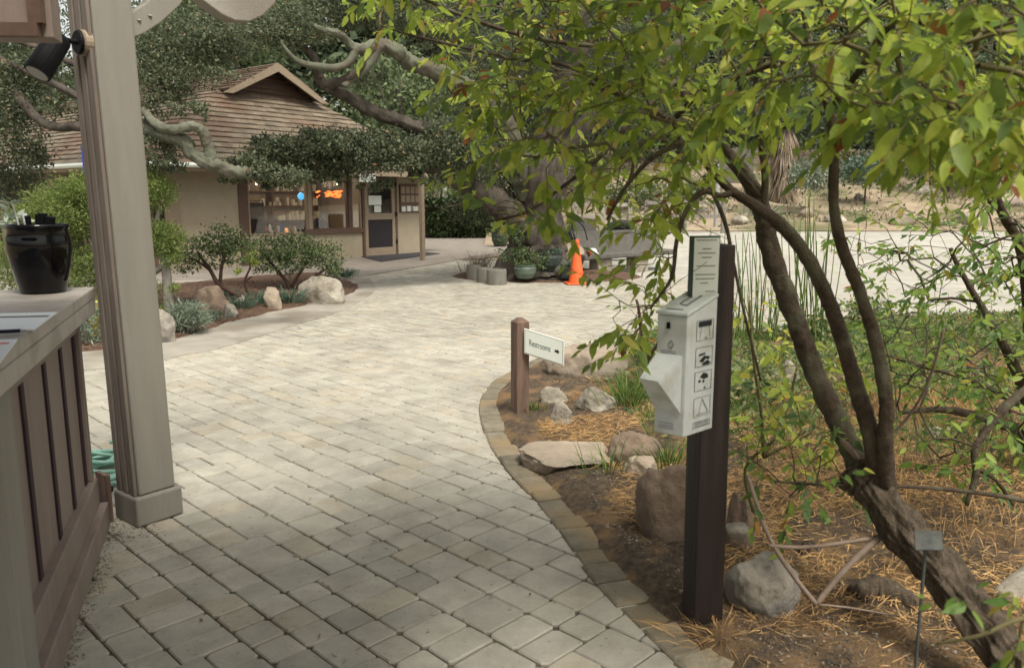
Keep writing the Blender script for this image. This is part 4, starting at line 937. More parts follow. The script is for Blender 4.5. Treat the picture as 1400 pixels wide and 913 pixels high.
# stone bench
bA, bB = g(800,378,.02), g(905,369,.02); bd = (bB-bA); bd.z = 0; bl_ = bd.length; bd.normalize(); bn_ = Vector((-bd.y,bd.x,0))
bench = thing('stone_bench', 'long grey stone bench with a slanted back right of the oak', 'bench', bA)
mb = MB(); mb.box(bA-bn_*.0+Z*.34, bd*(bl_+.5), bn_*.5, Z*.12); mb.build('seat', M['stone'], bench, bevel=.03)
mb = MB(); mb.prism([bA+bn_*.42+Z*.44, bA+bn_*.56+Z*.44, bA+bn_*.72+Z*.92, bA+bn_*.62+Z*.92], bd*(bl_+.5)); mb.build('backrest', M['stone'], bench, bevel=.02)
for s_ in (.5,1.7): mb = MB(); mb.box(bA+bd*s_+bn_*.1-Z*.05, bd*.45, bn_*.3, Z*.388); mb.build('leg', M['rockp'], bench, bevel=.03)
ba = bA; mb = MB(); mb.prism([ba-bd*.10+bn_*.1+Z*.0, ba-bd*.02+bn_*.1+Z*.05, ba-bd*.22+bn_*.5+Z*.88, ba-bd*.34+bn_*.5+Z*.88], bn_*.16+bd*.03)
tag(mb.build('leaning_plank', M['woodr']), 'dark plank leaning between bench end and oak', 'plank')
boulder('boulder', ba+Vector((-.28,.3,.1)), (.33,.3,.38), M['rockt'], 'beige boulder between the cone and the stone bench end', seed=41, sink=.1)
q = ba+Vector((-.33,.35,.80)); bgx = thing('cloth_bag', 'dark navy bag resting on the beige boulder above the cone', 'bag', q)
boulder('bag_body', q-Z*.05, (.17,.13,.2), M['bag'], None, seed=42, sub=3, parent=bgx)
mb = MB(); P_, R_2 = smooth_path([q+Vector((.05,0,.2)), q+Vector((.1,0,.38)), q+Vector((.3,.0,.25)), q+Vector((.4,0,-.05))], [.015]*4, 6); mb.tube(P_, R_2, 6); mb.build('strap', M['bag'], bgx)
q = bA+bd*.42+bn_*.2+Z*.462; hb = thing('sun_hat', 'small white and red cap lying on the stone bench', 'hat', q)
MB().lathe(q, [(.13,0),(.13,.01),(.10,.012),(.09,.07),(.05,.11),(.01,.115)], 16).build('crown', M['white'], hb, smooth=True); MB().lathe(q+Vector((-.06,-.05,0)), [(.09,.012),(.085,.02),(.05,.05)], 12).build('peak', M['red'], hb)
q = at(848,320,21); tyr = thing('tyre_arch', 'dark tyre standing half behind the stone bench', 'tyre', Vector((q.x,q.y,.15)))
mb = MB(); c_ = Vector((q.x,q.y,at(848,325,21).z)); P_ = [c_+Vector((math.cos(a)*.38,math.sin(a)*.0,math.sin(a)*.38)) for a in [2*math.pi*i/30 for i in range(31)]]; mb.tube(P_, .10, 10, cap=False); mb.build('tread', M['tyre'], tyr, smooth=True)
mb = MB(); mb.tube([c_+Vector((0,-.05,0)), c_+Vector((0,.05,0))], .28, 20); mb.build('rim', M['blackp'], tyr)
mb = MB(); q = at(798,306,22); mb.cbox(Vector((q.x,q.y,q.z-.7)), .62,.5,.85,.1); tag(mb.build('stone_block', M['stone'], bevel=.02), 'grey green square block behind the bag by the oak', 'block')

# fence, sign panel, hillside things
def railfence(name, x0, x1, Y, zb, rails, label, m, np_=3, h=1.0):
    a, b_ = at(x0,300,Y), at(x1,300,Y); t = thing(name, label, 'fence', Vector((a.x,Y,zb)))
    for r_ in rails: MB().box(Vector((a.x,Y,zb+r_)), (b_.x-a.x,.1,0), (0,.05,0), (0,0,.12)).build('rail', m, t, bevel=.008)
    for i in range(np_): MB().cbox(Vector((a.x+(b_.x-a.x)*i/(np_-1), Y+.11, zb-.3)), .13,.12,h+.3).build('post', m, t)
    return t
railfence('rail_fence', 786, 862, 25.5, .42, (.25,.62,.98), 'pale rail fence across the road behind the oak', M['conc'], 3, 1.2)
railfence('rail_fence', 884, 990, 27.5, .5, (.5,.95), 'low brown wooden rail fence at the foot of the hillside', M['woodg'], 3, 1.1)
q = at(1006,225,33); gp_ = thing('information_board', 'large grey board on two posts at the foot of the hillside', 'sign board', Vector((q.x,33,hill(q.x,33))))
MB().cbox(Vector((q.x,33,q.z-.75)), 1.5,.08,1.35,.12).build('board', M['stone'], gp_, bevel=.02); [MB().cbox(Vector((q.x+s_,33.08,hill(q.x,33)-.2)), .1,.1,q.z-.75-hill(q.x,33)+.9).build('post', M['woodg'], gp_) for s_ in (-.5,.5)]
q = at(980,262,29.5); mb = MB(); mb.tube([Vector((q.x,29.5,.3)), Vector((q.x,29.5,.9)), Vector((q.x,29.5,at(980,228,29.5).z)), Vector((q.x,29.5,at(980,225,29.5).z))], [.075,.07,.07,.03], 10); tag(mb.build('grey_post', M['grey'], smooth=False), 'single grey round post beside the road left of the leaning stems', 'post')
GH = 'rocks scattered on the dirt hillside'
HR = [(930,306,26),(1010,300,22),(1064,262,18),(1102,285,20),(1142,300,26),(1175,262,14),(1235,300,30),(1262,258,40),(1330,300,34),(1380,270,30),(905,282,16),(960,282,22)]
Hl = ['left below the fence','below the grey board','above the reeds','between the two tall stems','at the road edge behind the tall stem','tiny one right of the tall stem','long one by the road at right','big pale one high at right','by the road at far right','at the right edge of the hillside','small one at the brown fence','by the grey round post']
for i, (x, y, wd_) in enumerate(HR):
    Y = 31+ (300-y)*.16; q = at(x,y,Y); z = hill(q.x,Y)+.1; boulder('rock', (q.x,Y,z), (px(wd_,Y)*.6, .4, px(wd_*.35,Y)*.8+.1), M['rockp' if i%3 else 'rockt'], 'weathered hillside rock, '+Hl[i], 'rock', seed=60+i, group=GH, sub=3)

# ---------------------------------------------------------------- woody skeleton helper
def limb(mb, pts, sub=6, n=10, wob=.0, rough=.2, ridge=0.):
    """pts: (px, py, distance, radius in pixels)"""
    P_, R_ = smooth_path([at(x,y,Y) for x,y,Y,r in pts], [px(r,Y) for x,y,Y,r in pts], sub, wob); mb.tube(P_, R_, n, rough=rough, ridge=ridge); return P_
# ---- the big oak beside the shop
oak = thing('oak_tree', 'massive old oak with low sweeping limbs in front of the shop', 'tree', g(735,372,.1))
mb = MB()
bz = g(735,385,.0)
limb(mb, [(735,402,16.6,62),(733,375,16.6,48),(732,345,16.6,38),(735,310,16.6,36),(738,270,16.6,36),(738,232,16.5,34)], 10, 44, .06, .35, .22)
for (x, y) in ((655,385),(690,388),(782,385),(735,395)): limb(mb, [(x,y+6,16.0,5),(x+(733-x)*.35,y-12,16.2,13),(x+(733-x)*.75,y-40,16.5,22),(735,300,16.6,20)], 5, 10, .05, .3)
trunk = mb.build('trunk', M['barko'], oak, smooth=True)
mb = MB(); limb(mb, [(728,262,16.5,26),(712,222,16.2,24),(684,168,15.8,20),(655,135,15.2,17),(618,110,14.6,12),(575,92,14,10),(545,72,13.4,9),(517,60,13,8),(488,66,12.7,6.5),(460,48,12.4,4.5),(430,34,12.2,3)], 10, 26, .07, .3, .18)
limb(mb, [(517,60,13,9),(500,90,12.9,6),(480,112,12.8,5),(470,118,12.7,4)], 5, 8, .05)
limb(mb, [(488,66,12.7,7),(470,88,12.6,5),(438,92,12.4,5),(405,82,12.2,4),(385,55,12.1,1.6)], 6, 8, .05)
mb.build('limb', M['barkm'], oak, smooth=True)
mb = MB(); limb(mb, [(722,310,16.4,20),(690,285,16.2,20),(655,262,16,17),(620,240,15.8,15),(585,226,15.6,12),(545,217,15.5,10),(500,214,15.4,8),(450,222,15.3,5),(400,225,15.2,2)], 10, 26, .06, .3, .18); mb.build('limb', M['barko'], oak, smooth=True)
mb = MB(); limb(mb, [(705,230,16.2,16),(660,205,15.7,13),(610,185,15,10),(560,172,14.2,9),(510,152,13.6,8),(470,130,13.1,7.5),(448,118,12.9,7),(432,95,12.7,5.5),(424,75,12.6,4.5),(400,58,12.5,4),(376,48,12.4,2)], 10, 26, .07, .3, .18)
limb(mb, [(448,118,12.9,7),(470,112,12.8,6),(490,95,12.7,5),(498,80,12.6,4)], 5, 8, .04); mb.build('limb', M['barko'], oak, smooth=True)
mb = MB(); limb(mb, [(740,245,16.5,26),(752,190,16.4,22),(775,120,16.2,18),(790,40,16,15),(800,-60,15.8,11)], 6, 12, .08, .25); limb(mb, [(745,225,16.5,16),(800,170,16.5,12),(860,120,16.5,9),(930,60,16.5,7)], 6, 10, .08); mb.build('limb', M['barko'], oak, smooth=True)
fr = [C(335+i*16+random.uniform(-8,8),random.uniform(190,250) if i % 2 else random.uniform(236,256),13.4+i*.06,13,8,150) for i in range(20)]
cl = fr+[C(355,228,13.5,45,18,1800),C(410,222,13.6,55,24,2800),C(470,212,13.8,55,28,3200),C(530,205,14,55,24,2800),C(590,195,14.6,50,28,2800),C(640,205,15,45,40,2500),C(395,205,13.2,50,16,1300),C(450,196,13.4,60,16,1500),
      C(680,225,16.4,45,45,2200),C(660,170,16,45,35,1500),C(620,30,15.5,60,40,2400),C(540,15,14.6,60,25,2200),C(470,10,13.5,60,22,1900),C(500,105,15.5,30,14,250),C(700,80,16.5,70,60,2800),C(800,60,17,80,70,3200),C(900,40,17.5,90,70,2600),C(780,200,17.5,60,60,1800),C(870,130,18,70,60,1700),
      C(400,40,12.6,60,28,1500),C(330,25,12.4,60,25,1800),C(640,285,16.8,40,20,400),C(735,150,17,60,40,1800)]
cl = [(c,a,b_,d_,int(n*2.1)) for c,a,b_,d_,n in cl]
cloud('crown', cl, .062, M['lf_oak'], oak, per=40)
hi = [((random.uniform(-8.5,3.5), random.uniform(12.5,19.5), 8.6+random.uniform(-.5,1.2)), 1.5, 1.3, .6, 520) for _ in range(34)]  # out-of-view clumps added overhead to darken the shop front
cloud('shade_crown', hi, .13, M['lf_oak'], oak, per=26)
# ---- second oak at far left with a mossy limb
oak2 = thing('oak_tree', 'oak at the left whose mossy pale limb dips before the shop roof', 'tree', at(-170,420,10.5)*1)
oak2.location.z = 0
mb = MB(); b0 = Vector(oak2.location); P_, R_ = smooth_path([b0-Z*.2, b0+Vector((.1,.1,1.0)), at(-120,200,10.5), at(-60,120,10.5), at(-20,20,10.5), at(10,-90,10.5)], [.34,.28,.24,.2,.15,.1], 6, .05); mb.tube(P_, R_, 14, rough=.3); mb.build('trunk', M['barko'], oak2, smooth=True)
mb = MB(); limb(mb, [(120,138,10.02,5),(150,152,10,6.5),(185,170,9.9,7.5),(215,182,9.8,8),(245,192,9.7,8.5),(262,212,9.7,9),(295,227,9.7,9.5),(330,237,9.7,8),(362,238,9.8,6),(400,243,9.9,2)], 10, 26, .03, .35, .2)
limb(mb, [(288,222,9.7,8.5),(284,198,9.7,8),(276,180,9.65,7),(262,173,9.6,6),(240,178,9.6,6),(215,170,9.7,6),(195,150,9.8,5)], 9, 20, .01, .3, .15)
mb.build('limb', M['barkm'], oak2, smooth=True)
mb = MB(); limb(mb, [(20,125,10.3,8),(60,170,10.2,6),(110,172,10.1,6),(160,190,10,5)], 5, 8, .04); limb(mb, [(-60,60,10.5,8),(20,92,10.3,5),(80,120,10.1,5),(140,147,10,5)], 6, 10, .05, .3, .2); limb(mb, [(-20,20,10.5,9),(40,60,10.4,5),(120,100,10.3,4),(190,150,10.2,5)], 5, 8, .05); mb.build('limb', M['barko'], oak2, smooth=True)
cl = [C(15,150,10.4,45,60,2900),C(-30,240,10.8,50,50,2500),C(70,95,10.6,55,30,1200),C(20,90,10.8,60,40,1300),C(35,215,10.6,30,22,700),C(95,150,10.3,35,18,520),C(215,70,10.2,60,45,2600),C(265,55,10.4,60,40,2600),C(225,115,10,38,28,1100),C(250,100,10,30,22,500),C(300,55,10.3,45,20,1000),C(300,105,10.1,22,16,220),C(215,205,9.9,28,30,1100),C(205,165,10,18,26,380),C(262,155,9.9,26,12,160),C(245,145,9.9,40,14,260),C(362,236,9.75,26,11,700),C(395,242,9.8,30,11,900),C(345,222,9.8,20,8,250),C(315,246,9.75,16,5,160),C(150,30,10.8,50,40,1400),C(330,30,10.8,50,26,1600),C(235,228,9.8,25,8,250),C(45,30,10.8,70,30,500),C(20,250,11,50,25,900)]
cl = [(c,a,b_,d_,int(n*1.6)) for c,a,b_,d_,n in cl]
cloud('crown', cl, .046, M['lf_oak'], oak2, per=30)

# ---- background trees
def bgtree(name, label, x, Y, top, wpx, m, n, group='trees behind the shop and road', size=.22, bark='barko'):
    b0 = at(x,300,Y); b0.z = hill(b0.x,Y)-.3; t = thing(name, label, 'tree', b0, group); ztp = at(x,top,Y).z; hh = ztp-b0.z; rx = px(wpx,Y)/2
    mb = MB(); lean = random.uniform(-.4,.4); P_, R_ = smooth_path([b0, b0+Vector((lean*.3,0,hh*.3)), b0+Vector((lean,0,hh*.7))], [.22+hh*.012,.2,.09], 6, .1); mb.tube(P_, R_, 8, rough=.2)
    for k in range(5):
        a = random.uniform(0,6.28); s0 = P_[random.randint(4,10)]; mb.tube([s0, s0+Vector((math.cos(a)*rx*.35,math.sin(a)*rx*.3,hh*.15)), s0+Vector((math.cos(a)*rx*.7,math.sin(a)*rx*.5,hh*.28))], [.09,.06,.03], 6)
    mb.build('trunk', M[bark], t, smooth=True); cl = []
    for k in range(9):
        a = random.uniform(0,6.28); rr_ = random.uniform(.1,.75); zz = random.uniform(.12,.92); sc = 1-.5*abs(zz-.5)
        cl.append(((b0.x+lean*zz+math.cos(a)*rx*rr_*sc, Y+math.sin(a)*rx*.5, b0.z+hh*zz), rx*.5*sc, rx*.45, hh*.17, n//9))
    cl = [(c,a_,b_,d_,int(n*1.6)) for c,a_,b_,d_,n in cl]; cloud('crown', cl, size*.95, m, t, per=30, aspect=.6)
BT = [('dark evergreen behind the left end of the shop roof',60,36,70,420,'lf_far',3000),('dark green tree rising behind the shop roof at left',270,38,-30,330,'lf_far2',4200),
      ('grey green tree behind the shop roof ridge',400,36,-10,330,'lf_far2',5500),('pale grey green tree right of the gable',545,34,10,240,'lf_far2',5000),
      ('tall dark tree behind the oak trunk',660,40,-60,320,'lf_far',4500),('dark tree across the road right of the oak trunk',800,46,-60,340,'lf_far',4500),
      ('dark tree on the hillside left of the leaning stems',930,46,-40,320,'lf_far',4500),('dark olive tree on the hillside behind the tall stems',1080,48,-60,360,'lf_far',5000),
      ('green tree on the hillside right of the tall stems',1200,44,-40,320,'lf_far2',4500),('dark tree high on the hillside at right',1330,46,-60,340,'lf_far',5000),
      ('dark tree at the far right edge of the hillside',1470,42,-60,300,'lf_far',4000),('small tree between hedge and oak at the back',610,48,60,200,'lf_far2',3000),
      ('farthest tree at the left behind the dark shop doors',-60,40,20,300,'lf_far',3500)]
for lb, x, Y, tp_, wp, mm, n in BT: bgtree('background_tree', lb, x, Y, tp_, wp, M[mm], n)
woods = []
for i in range(46):
    x = -700+i*48; Y = 66+5*math.sin(i*1.7); q = at(x,250,Y); [woods.append(((q.x,Y+random.uniform(-3,3),hill(q.x,Y)+zz+1.5*math.sin(i)), 4,3,4.5,620)) for zz in ((2,8,14) if i > 19 else (2,6))]
tag(cloud('far_woods', woods, .95, M['lf_far'], per=20, aspect=.7), 'dark wooded slope closing the view far behind the shop and road', 'woods', kind='stuff')

# hedge
hq0, hq1 = g(588,327), g(672,327)
hg = thing('hedge', 'clipped dark hedge with bright top behind the shop corner', 'hedge', hq0)
hz_ = at(630,272,hq0.y).z; cl = []
for i in range(9):
    t = i/8; c = hq0.lerp(hq1,t); cl.append(((c.x,c.y+.5,hz_*.45), .35,.4,hz_*.42,1000))
    cl.append(((c.x,c.y+.5,hz_*.93), .35,.45,.12,500))
cloud('foliage', cl, .10, M['lf_hedge'], hg, per=30)
mb = MB(); [mb.tube([hq0.lerp(hq1,(i+.5)/8)+Vector((0,.5,-.1)), hq0.lerp(hq1,(i+.5)/8)+Vector((.1,.5,hz_*.8))], .04, 6) for i in range(8)]; mb.box(hq0+Vector((-.4,1.0,-.02)), (3.4,0,0), (0,.1,0), (0,0,hz_*.82)); mb.build('stems', M['barko'], hg)
q = at(608,262,34); mb = MB(); mb.prism([Vector((q.x-.09,34,0)),Vector((q.x+.09,34,0)),Vector((q.x+.09,34,q.z+.3)),Vector((q.x,34,q.z+.36)),Vector((q.x-.09,34,q.z+.3))], (0,.16,0)); tag(mb.build('pale_post', M['white'], bevel=.01), 'pale pointed wooden post standing behind the hedge', 'post')
# hillside plants
def hillplant(name, x, y, Y, wpx, hpx, m, label, n, size, droop=0, base=True):
    q = at(x,y,Y); t = thing(name, label, 'plant', Vector((q.x,Y,hill(q.x,Y))), None); hh = px(hpx,Y)
    cloud('foliage', [((q.x,Y,q.z), px(wpx,Y)/2, px(wpx,Y)/2.5, hh/2, n)], size, m, t, per=16, droop=droop)
    MB().tube([Vector((q.x,Y,hill(q.x,Y)-.2)), q], [.05,.03], 6).build('stem', M['barko'], t); return t
hillplant('sage_bush',1108,243,34,56,38,M['lf_sage'],'pale silvery sage bush on the hillside beside the right tall stem',1500,.16)
hillplant('desert_bush',1185,235,36,80,36,M['lf_blue'],'blue green bush on the hillside right of the tall stem',1600,.18)
hillplant('desert_bush',1300,225,38,120,50,M['lf_far2'],'wide olive bush on the hillside behind the right shrub',2600,.2)
hillplant('desert_bush',940,262,33,60,26,M['lf_far2'],'low olive bush left of the grey board',1000,.15)
hillplant('desert_bush',870,265,36,90,40,M['lf_far2'],'grey green bush behind the rail fence',1600,.18)
q = at(1072,225,37); pf = thing('yucca_tree', 'yucca tree with a shaggy skirt of dry hanging leaves on the hillside', 'tree', Vector((q.x,37,hill(q.x,37))))
zb3 = hill(q.x,37); n = 900; a = rng.uniform(0,6.28,n); zz = rng.uniform(zb3+.3,at(1072,180,37).z,n); pos = np.stack([q.x+np.cos(a)*.35, 37+np.sin(a)*.35, zz],1); d = np.stack([np.cos(a)*.45,np.sin(a)*.45,-np.ones(n)],1)
leaves1('dry_skirt', pos, d, np.stack([np.cos(a),np.sin(a),a*0],1), rng.uniform(.6,1.1,n), rng.uniform(.04,.08,n), M['lf_dry'], pf)
MB().tube([Vector((q.x,37,zb3-.2)), Vector((q.x,37,at(1072,178,37).z))], [.35,.3], 10).build('trunk', M['barko'], pf)
n = 300; d = rng.normal(size=(n,3)); d[:,2] = np.abs(d[:,2])+.1; leaves1('crown', np.tile([q.x,37,at(1072,176,37).z],(n,1)), d, rng.normal(size=(n,3)), rng.uniform(.7,1.1,n), rng.uniform(.05,.09,n), M['lf_far2'], pf)
def agave(x, y, Y, s, label, m='lf_blue', n=34, zb=None, name='agave'):
    q = at(x,y,Y); z = hill(q.x,Y)+.05 if zb is None else zb; t = thing(name, label, 'plant', (q.x,Y,z)); a = rng.uniform(0,6.28,n); e = rng.uniform(.25,1.3,n)
    d = np.stack([np.cos(a)*np.cos(e),np.sin(a)*np.cos(e),np.sin(e)],1); blades('leaves', np.tile([q.x,Y,z],(n,1)), d, np.stack([np.cos(a),np.sin(a),-.3+a*0],1)*.3, rng.uniform(.7,1.1,n)*s, np.full(n,s*.1), M[m], t)
agave(1050,262,33,1.0,'spiky blue agave at the foot of the yucca tree')
agave(1020,266,32.5,.6,'small grey green agave beside the information board','lf_sage')

pts = [(random.uniform(-1,45),random.uniform(29.5,50)) for _ in range(26000)]; pts = [(x,y) for x,y in pts if nzf(x,y,.55,4) > .5]
n = len(pts); P_ = np.array([(x,y,hill(x,y)+.1+.35*noise.noise(Vector((x*.35,y*.35,0)))+random.random()*.25) for x,y in pts]); d = rng.normal(size=(n,3)); d[:,2] = np.abs(d[:,2])+.2
tag(leaves1('hillside_scrub', P_, d, rng.normal(size=(n,3)), rng.uniform(.08,.3,n), rng.uniform(.03,.09,n), M['lf_scrub']), 'dry grey green scrub dotted over the dirt hillside', 'scrub', kind='stuff')
pts = [(random.uniform(-1,40),random.uniform(29,44)) for _ in range(2500)]
chips('hillside_stones', pts, lambda x,y: hill(x,y)+.05+.35*noise.noise(Vector((x*.35,y*.35,0)))*sstep(28.8,31,y), .03, .16, M['rockt'], 'loose pale stones lying over the dirt hillside')

# ---------------------------------------------------------------- left bed plants
def shrub(name, label, base, stems, clumps, leafm, size, barkm='barkr', n=6, cat='shrub', per=18, aspect=.5, group=None):
    t = thing(name, label, cat, base, group); mb = MB()
    for s_ in stems: limb(mb, s_, 5, 7, .012, .15)
    mb.build('branches', M[barkm], t, smooth=True)
    if clumps: cloud('foliage', clumps, size, M[leafm], t, per=per, aspect=aspect)
    return t
b = g(312,418,.05); Y = b.y
shrub('manzanita_shrub','small leaning shrub with bare crooked stems above the dark boulder', b,
  [[(345,408,Y,3),(318,400,Y,3.2),(298,388,Y,3),(285,365,Y,2.5),(270,345,Y,2)],[(300,390,Y,2.6),(303,365,Y,2.2),(312,340,Y,1.6),(325,325,Y,1)],[(290,372,Y,2),(275,360,Y,1.6),(258,350,Y,1.2)],[(345,408,Y,3.4),(352,418,Y,3)]],
  [C(275,342,Y,28,18,900),C(305,325,Y,28,18,900),C(325,345,Y,20,14,450),C(255,365,Y,14,14,280),C(295,360,Y,18,8,120)], 'lf_manz', .05)
b = g(400,402,.05); Y = b.y+.2
shrub('manzanita_shrub','wide bushy green shrub under the shop windows', b,
  [[(400,408,Y,3),(392,385,Y,2.6),(372,362,Y,2),(360,345,Y,1.4)],[(398,392,Y,2.4),(412,370,Y,2),(425,350,Y,1.4)],[(398,395,Y,2.2),(430,378,Y,1.6),(450,365,Y,1)]],
  [C(370,342,Y,32,20,1300),C(408,340,Y,34,22,1600),C(440,350,Y,26,20,1000),C(395,365,Y,30,12,500),C(455,368,Y,14,12,300),C(355,362,Y,14,12,220)], 'lf_manz', .055)
b = g(342,410,.05); Y = b.y+.1
shrub('small_shrub','thin shrub with reddish leaf tips between the two green shrubs', b, [[(342,408,Y,2),(335,385,Y,1.6),(342,365,Y,1.2),(338,350,Y,.8)],[(335,385,Y,1.4),(345,378,Y,1)]], [C(340,352,Y,10,10,140),C(330,372,Y,8,6,60)], 'lf_front', .05)
# bright feathery bush
b = g(215,440,.05); Y = 9.9
fb = shrub('feathery_bush','bright green feathery bush with a gnarled trunk either side of the big post', g(150,455,.05),
  [[(170,455,Y,9),(165,400,Y,8),(150,360,Y,7),(125,320,Y,5),(100,290,Y,3)],[(160,380,Y,6),(190,345,Y,5),(215,300,Y,3),(220,260,Y,2)],[(232,440,Y,8),(230,395,Y,7),(226,360,Y,6),(215,330,Y,4)],[(226,362,Y,4),(210,372,Y,5),(195,376,Y,5)]],
  [], 'lf_feather', .05, 'woodg')
def feather(parent, cl, m, ln=.07, wd=.006):
    p, dd = blob_points(cl, 26); n = len(p); d = unit(unit(dd)*.6+rng.normal(size=(n,3))*.8+np.array([0,0,.25])); leaves1('feathery_foliage', p, d, rng.normal(size=(n,3)), rng.uniform(.6,1.3,n)*ln, rng.uniform(.7,1.4,n)*wd, M[m], parent)
feather(fb, [C(95,292,Y,60,34,13000),C(55,308,Y,35,30,5000),C(130,262,Y,50,22,7000),C(205,262,Y,28,24,4500),C(180,250,Y,40,18,4000),C(222,325,Y,24,24,4500),C(120,360,Y,45,25,3000),C(90,385,Y,60,22,3500),C(20,370,Y,30,30,2500),C(222,395,Y,22,10,500),C(236,352,Y,14,10,700),C(138,425,9.7,12,22,900),C(60,330,Y,50,20,3000),C(215,425,Y,14,14,500)], 'lf_feather', .06, .011)
def tuft(name, label, base, n, h, spread, m, w_=.008, group=None, cat='grass tuft', lean=.5, rad=.08):
    t = thing(name, label, cat, base, group); a = rng.uniform(0,6.28,n); r = np.abs(rng.normal(size=n))*rad
    pos = np.stack([base[0]+np.cos(a)*r, base[1]+np.sin(a)*r, np.full(n, base[2]-.01)],1); l_ = rng.uniform(.1,1,n)*lean
    d = np.stack([np.cos(a)*l_, np.sin(a)*l_, np.ones(n)],1); bend = np.stack([np.cos(a),np.sin(a),-.6+a*0],1)*(rng.uniform(.1,1,(n,1))*spread)
    blades('blades', pos, d, bend, rng.uniform(.55,1.1,n)*h, np.full(n,w_), M[m], t); return t
GB = 'blue green tufts edging the bed before the shop'
for i, (x, y, h_, lb) in enumerate(((330,420,.22,'behind the little whitish rock'),(352,414,.26,'left of the upright tan stone'),(396,412,.3,'between the tan stone and the large pale boulder'),(310,408,.22,'at the right of the dark rounded boulder'),(288,435,.14,'in front of the dark rounded boulder'),(470,378,.25,'behind the large pale boulder'))):
    tuft('grass_tuft', 'blue green leafy tuft '+lb, g(x,y,.07), 130, h_, .8, 'lf_blue', .016, GB, rad=.12, lean=.9)
q = g(250,452,.06); t = thing('lavender_mound', 'pale grey green mound at the corner of the bed beside the stacked rock', 'plant', q); feather(t, [((q.x,q.y+.15,q.z+.16),.26,.22,.15,2200)], 'lf_sage', .09, .012); MB().tube([q, q+Z*.15], .02, 6).build('stem', M['barko'], t)
q = g(118,470,.06); t = thing('lavender_mound', 'grey green leafy mound left of the yellow hydrant', 'plant', q); feather(t, [((q.x-.1,q.y+.3,q.z+.18),.3,.25,.2,2200)], 'lf_sage', .09, .012); MB().tube([q, q+Z*.15], .02, 6).build('stem', M['barko'], t)
q = at(20,305,8.5); t = thing('pale_leaved_plant', 'pale large leaved plant rising behind the black pot', 'plant', Vector((q.x,8.5,.05)))
MB().tube([Vector((q.x,8.5,.0)), Vector((q.x+.05,8.5,.7)), q], [.025,.02,.01], 6).build('stem', M['twig'], t); n = 40; d = rng.normal(size=(n,3)); d[:,2] = np.abs(d[:,2])*.5; leaves6('leaves', np.tile(list(q),(n,1))+rng.normal(size=(n,3))*.06, d, rng.normal(size=(n,3))+[0,0,2], rng.uniform(.12,.22,n), rng.uniform(.05,.08,n), M['lf_sage'], t)
q = g(665,372,.1); tuft('grass_tuft','dry dark tuft behind the grey cylinders by the oak', g(655,372,.1), 160, .5, .5, 'lf_dry', .01, None, rad=.15, lean=.5)
q = at(700,345,15.9); t = thing('ivy_patch', 'grey green ivy climbing the foot of the oak trunk', 'plant', Vector((q.x,15.9,.1))); cloud('foliage', [((q.x,15.95,.75),.3,.15,.45,900),((q.x+.45,15.8,.45),.35,.15,.2,700)], .05, M['lf_manz'], t)

# ---------------------------------------------------------------- island planting and litter (stuff)
# straw and dry stalks
pts = scatter(90000, .2, 6.0, 2.0, 8.0, lambda x,y: (sstep(.38,.55,nzf(x,y,1.6,5)) if (x < .75+.25*(y-2.6)) else .25+.75*sstep(.35,.5,nzf(x,y,1.3,2)))*(1-.75*sstep(5.2,7.5,y))*(0.15 if (x<.5 and y>3.0 and y<4.2) else 1)*(0.12 if y < 2.75 and x < 1.6 else 1), .27)
n = len(pts); P_ = np.array([(x,y,island_z(x,y)+.004+random.random()*.022) for x,y in pts]); a = rng.uniform(0,6.28,n)
d = np.stack([np.cos(a),np.sin(a),rng.uniform(-.05,.45,n)],1)
tag(blades('straw_litter', P_, d, np.stack([np.sin(a),np.cos(a),-.4+a*0],1)*rng.uniform(.0,.5,(n,1)), rng.uniform(.02,.095,n), rng.uniform(.0012,.003,n), M['strawm']), 'golden dry straw covering the soil of the island', 'straw', kind='stuff')
# standing dry grass at the right
pts = scatter(9000, 1.6, 6.0, 2.6, 6.5, lambda x,y: sstep(.4,.6,nzf(x,y,.9,8))*(.25+.75*sstep(1.9,3,x)), .3)
n = len(pts); P_ = np.array([(x,y,island_z(x,y)) for x,y in pts]); a = rng.uniform(0,6.28,n)
tag(blades('dry_grass', P_, np.stack([np.cos(a)*.3,np.sin(a)*.3,np.ones(n)],1), np.stack([np.cos(a),np.sin(a),-.3+a*0],1)*rng.uniform(.1,.7,(n,1)), rng.uniform(.06,.2,n), rng.uniform(.0015,.003,n), M['strawm']), 'standing dry grass behind the leaning trunk', 'dry grass', kind='stuff')
# green ground cover
pts = scatter(42000, .8, 9, 4.0, 10.8, lambda x,y: sstep(.28,.48,nzf(x,y,1.0,1))*sstep(4.3,5.6,y+.25*(x-2))*sstep(.0,.6,(x-.9)-.13*(y-5)*-1+.2), .2)
n = len(pts); P_ = np.array([(x,y,island_z(x,y)+random.random()*.07) for x,y in pts]); d = rng.normal(size=(n,3)); d[:,2] = np.abs(d[:,2])*.8+.2
ln = rng.uniform(.012,.075,n); tag(leaves1('ground_cover', P_, d, rng.normal(size=(n,3))+[0,0,1.5], ln, ln*.45, M['lf_ground']), 'low green leafy ground cover across the planted island', 'ground cover', kind='stuff')
pts = scatter(15000, .9, 8, 3.4, 10, lambda x,y: sstep(.38,.55,nzf(x,y,1.2,11))*sstep(4.0,5.4,y+.15*(x-2)), .25)
n = len(pts); P_ = np.array([(x,y,island_z(x,y)) for x,y in pts]); a = rng.uniform(0,6.28,n)
tag(blades('green_grass', P_, np.stack([np.cos(a)*.35,np.sin(a)*.35,np.ones(n)],1), np.stack([np.cos(a),np.sin(a),-.4+a*0],1)*rng.uniform(.1,.8,(n,1)), rng.uniform(.06,.22,n), rng.uniform(.003,.006,n), M['lf_grass']), 'short green grass growing through the ground cover', 'grass', kind='stuff')
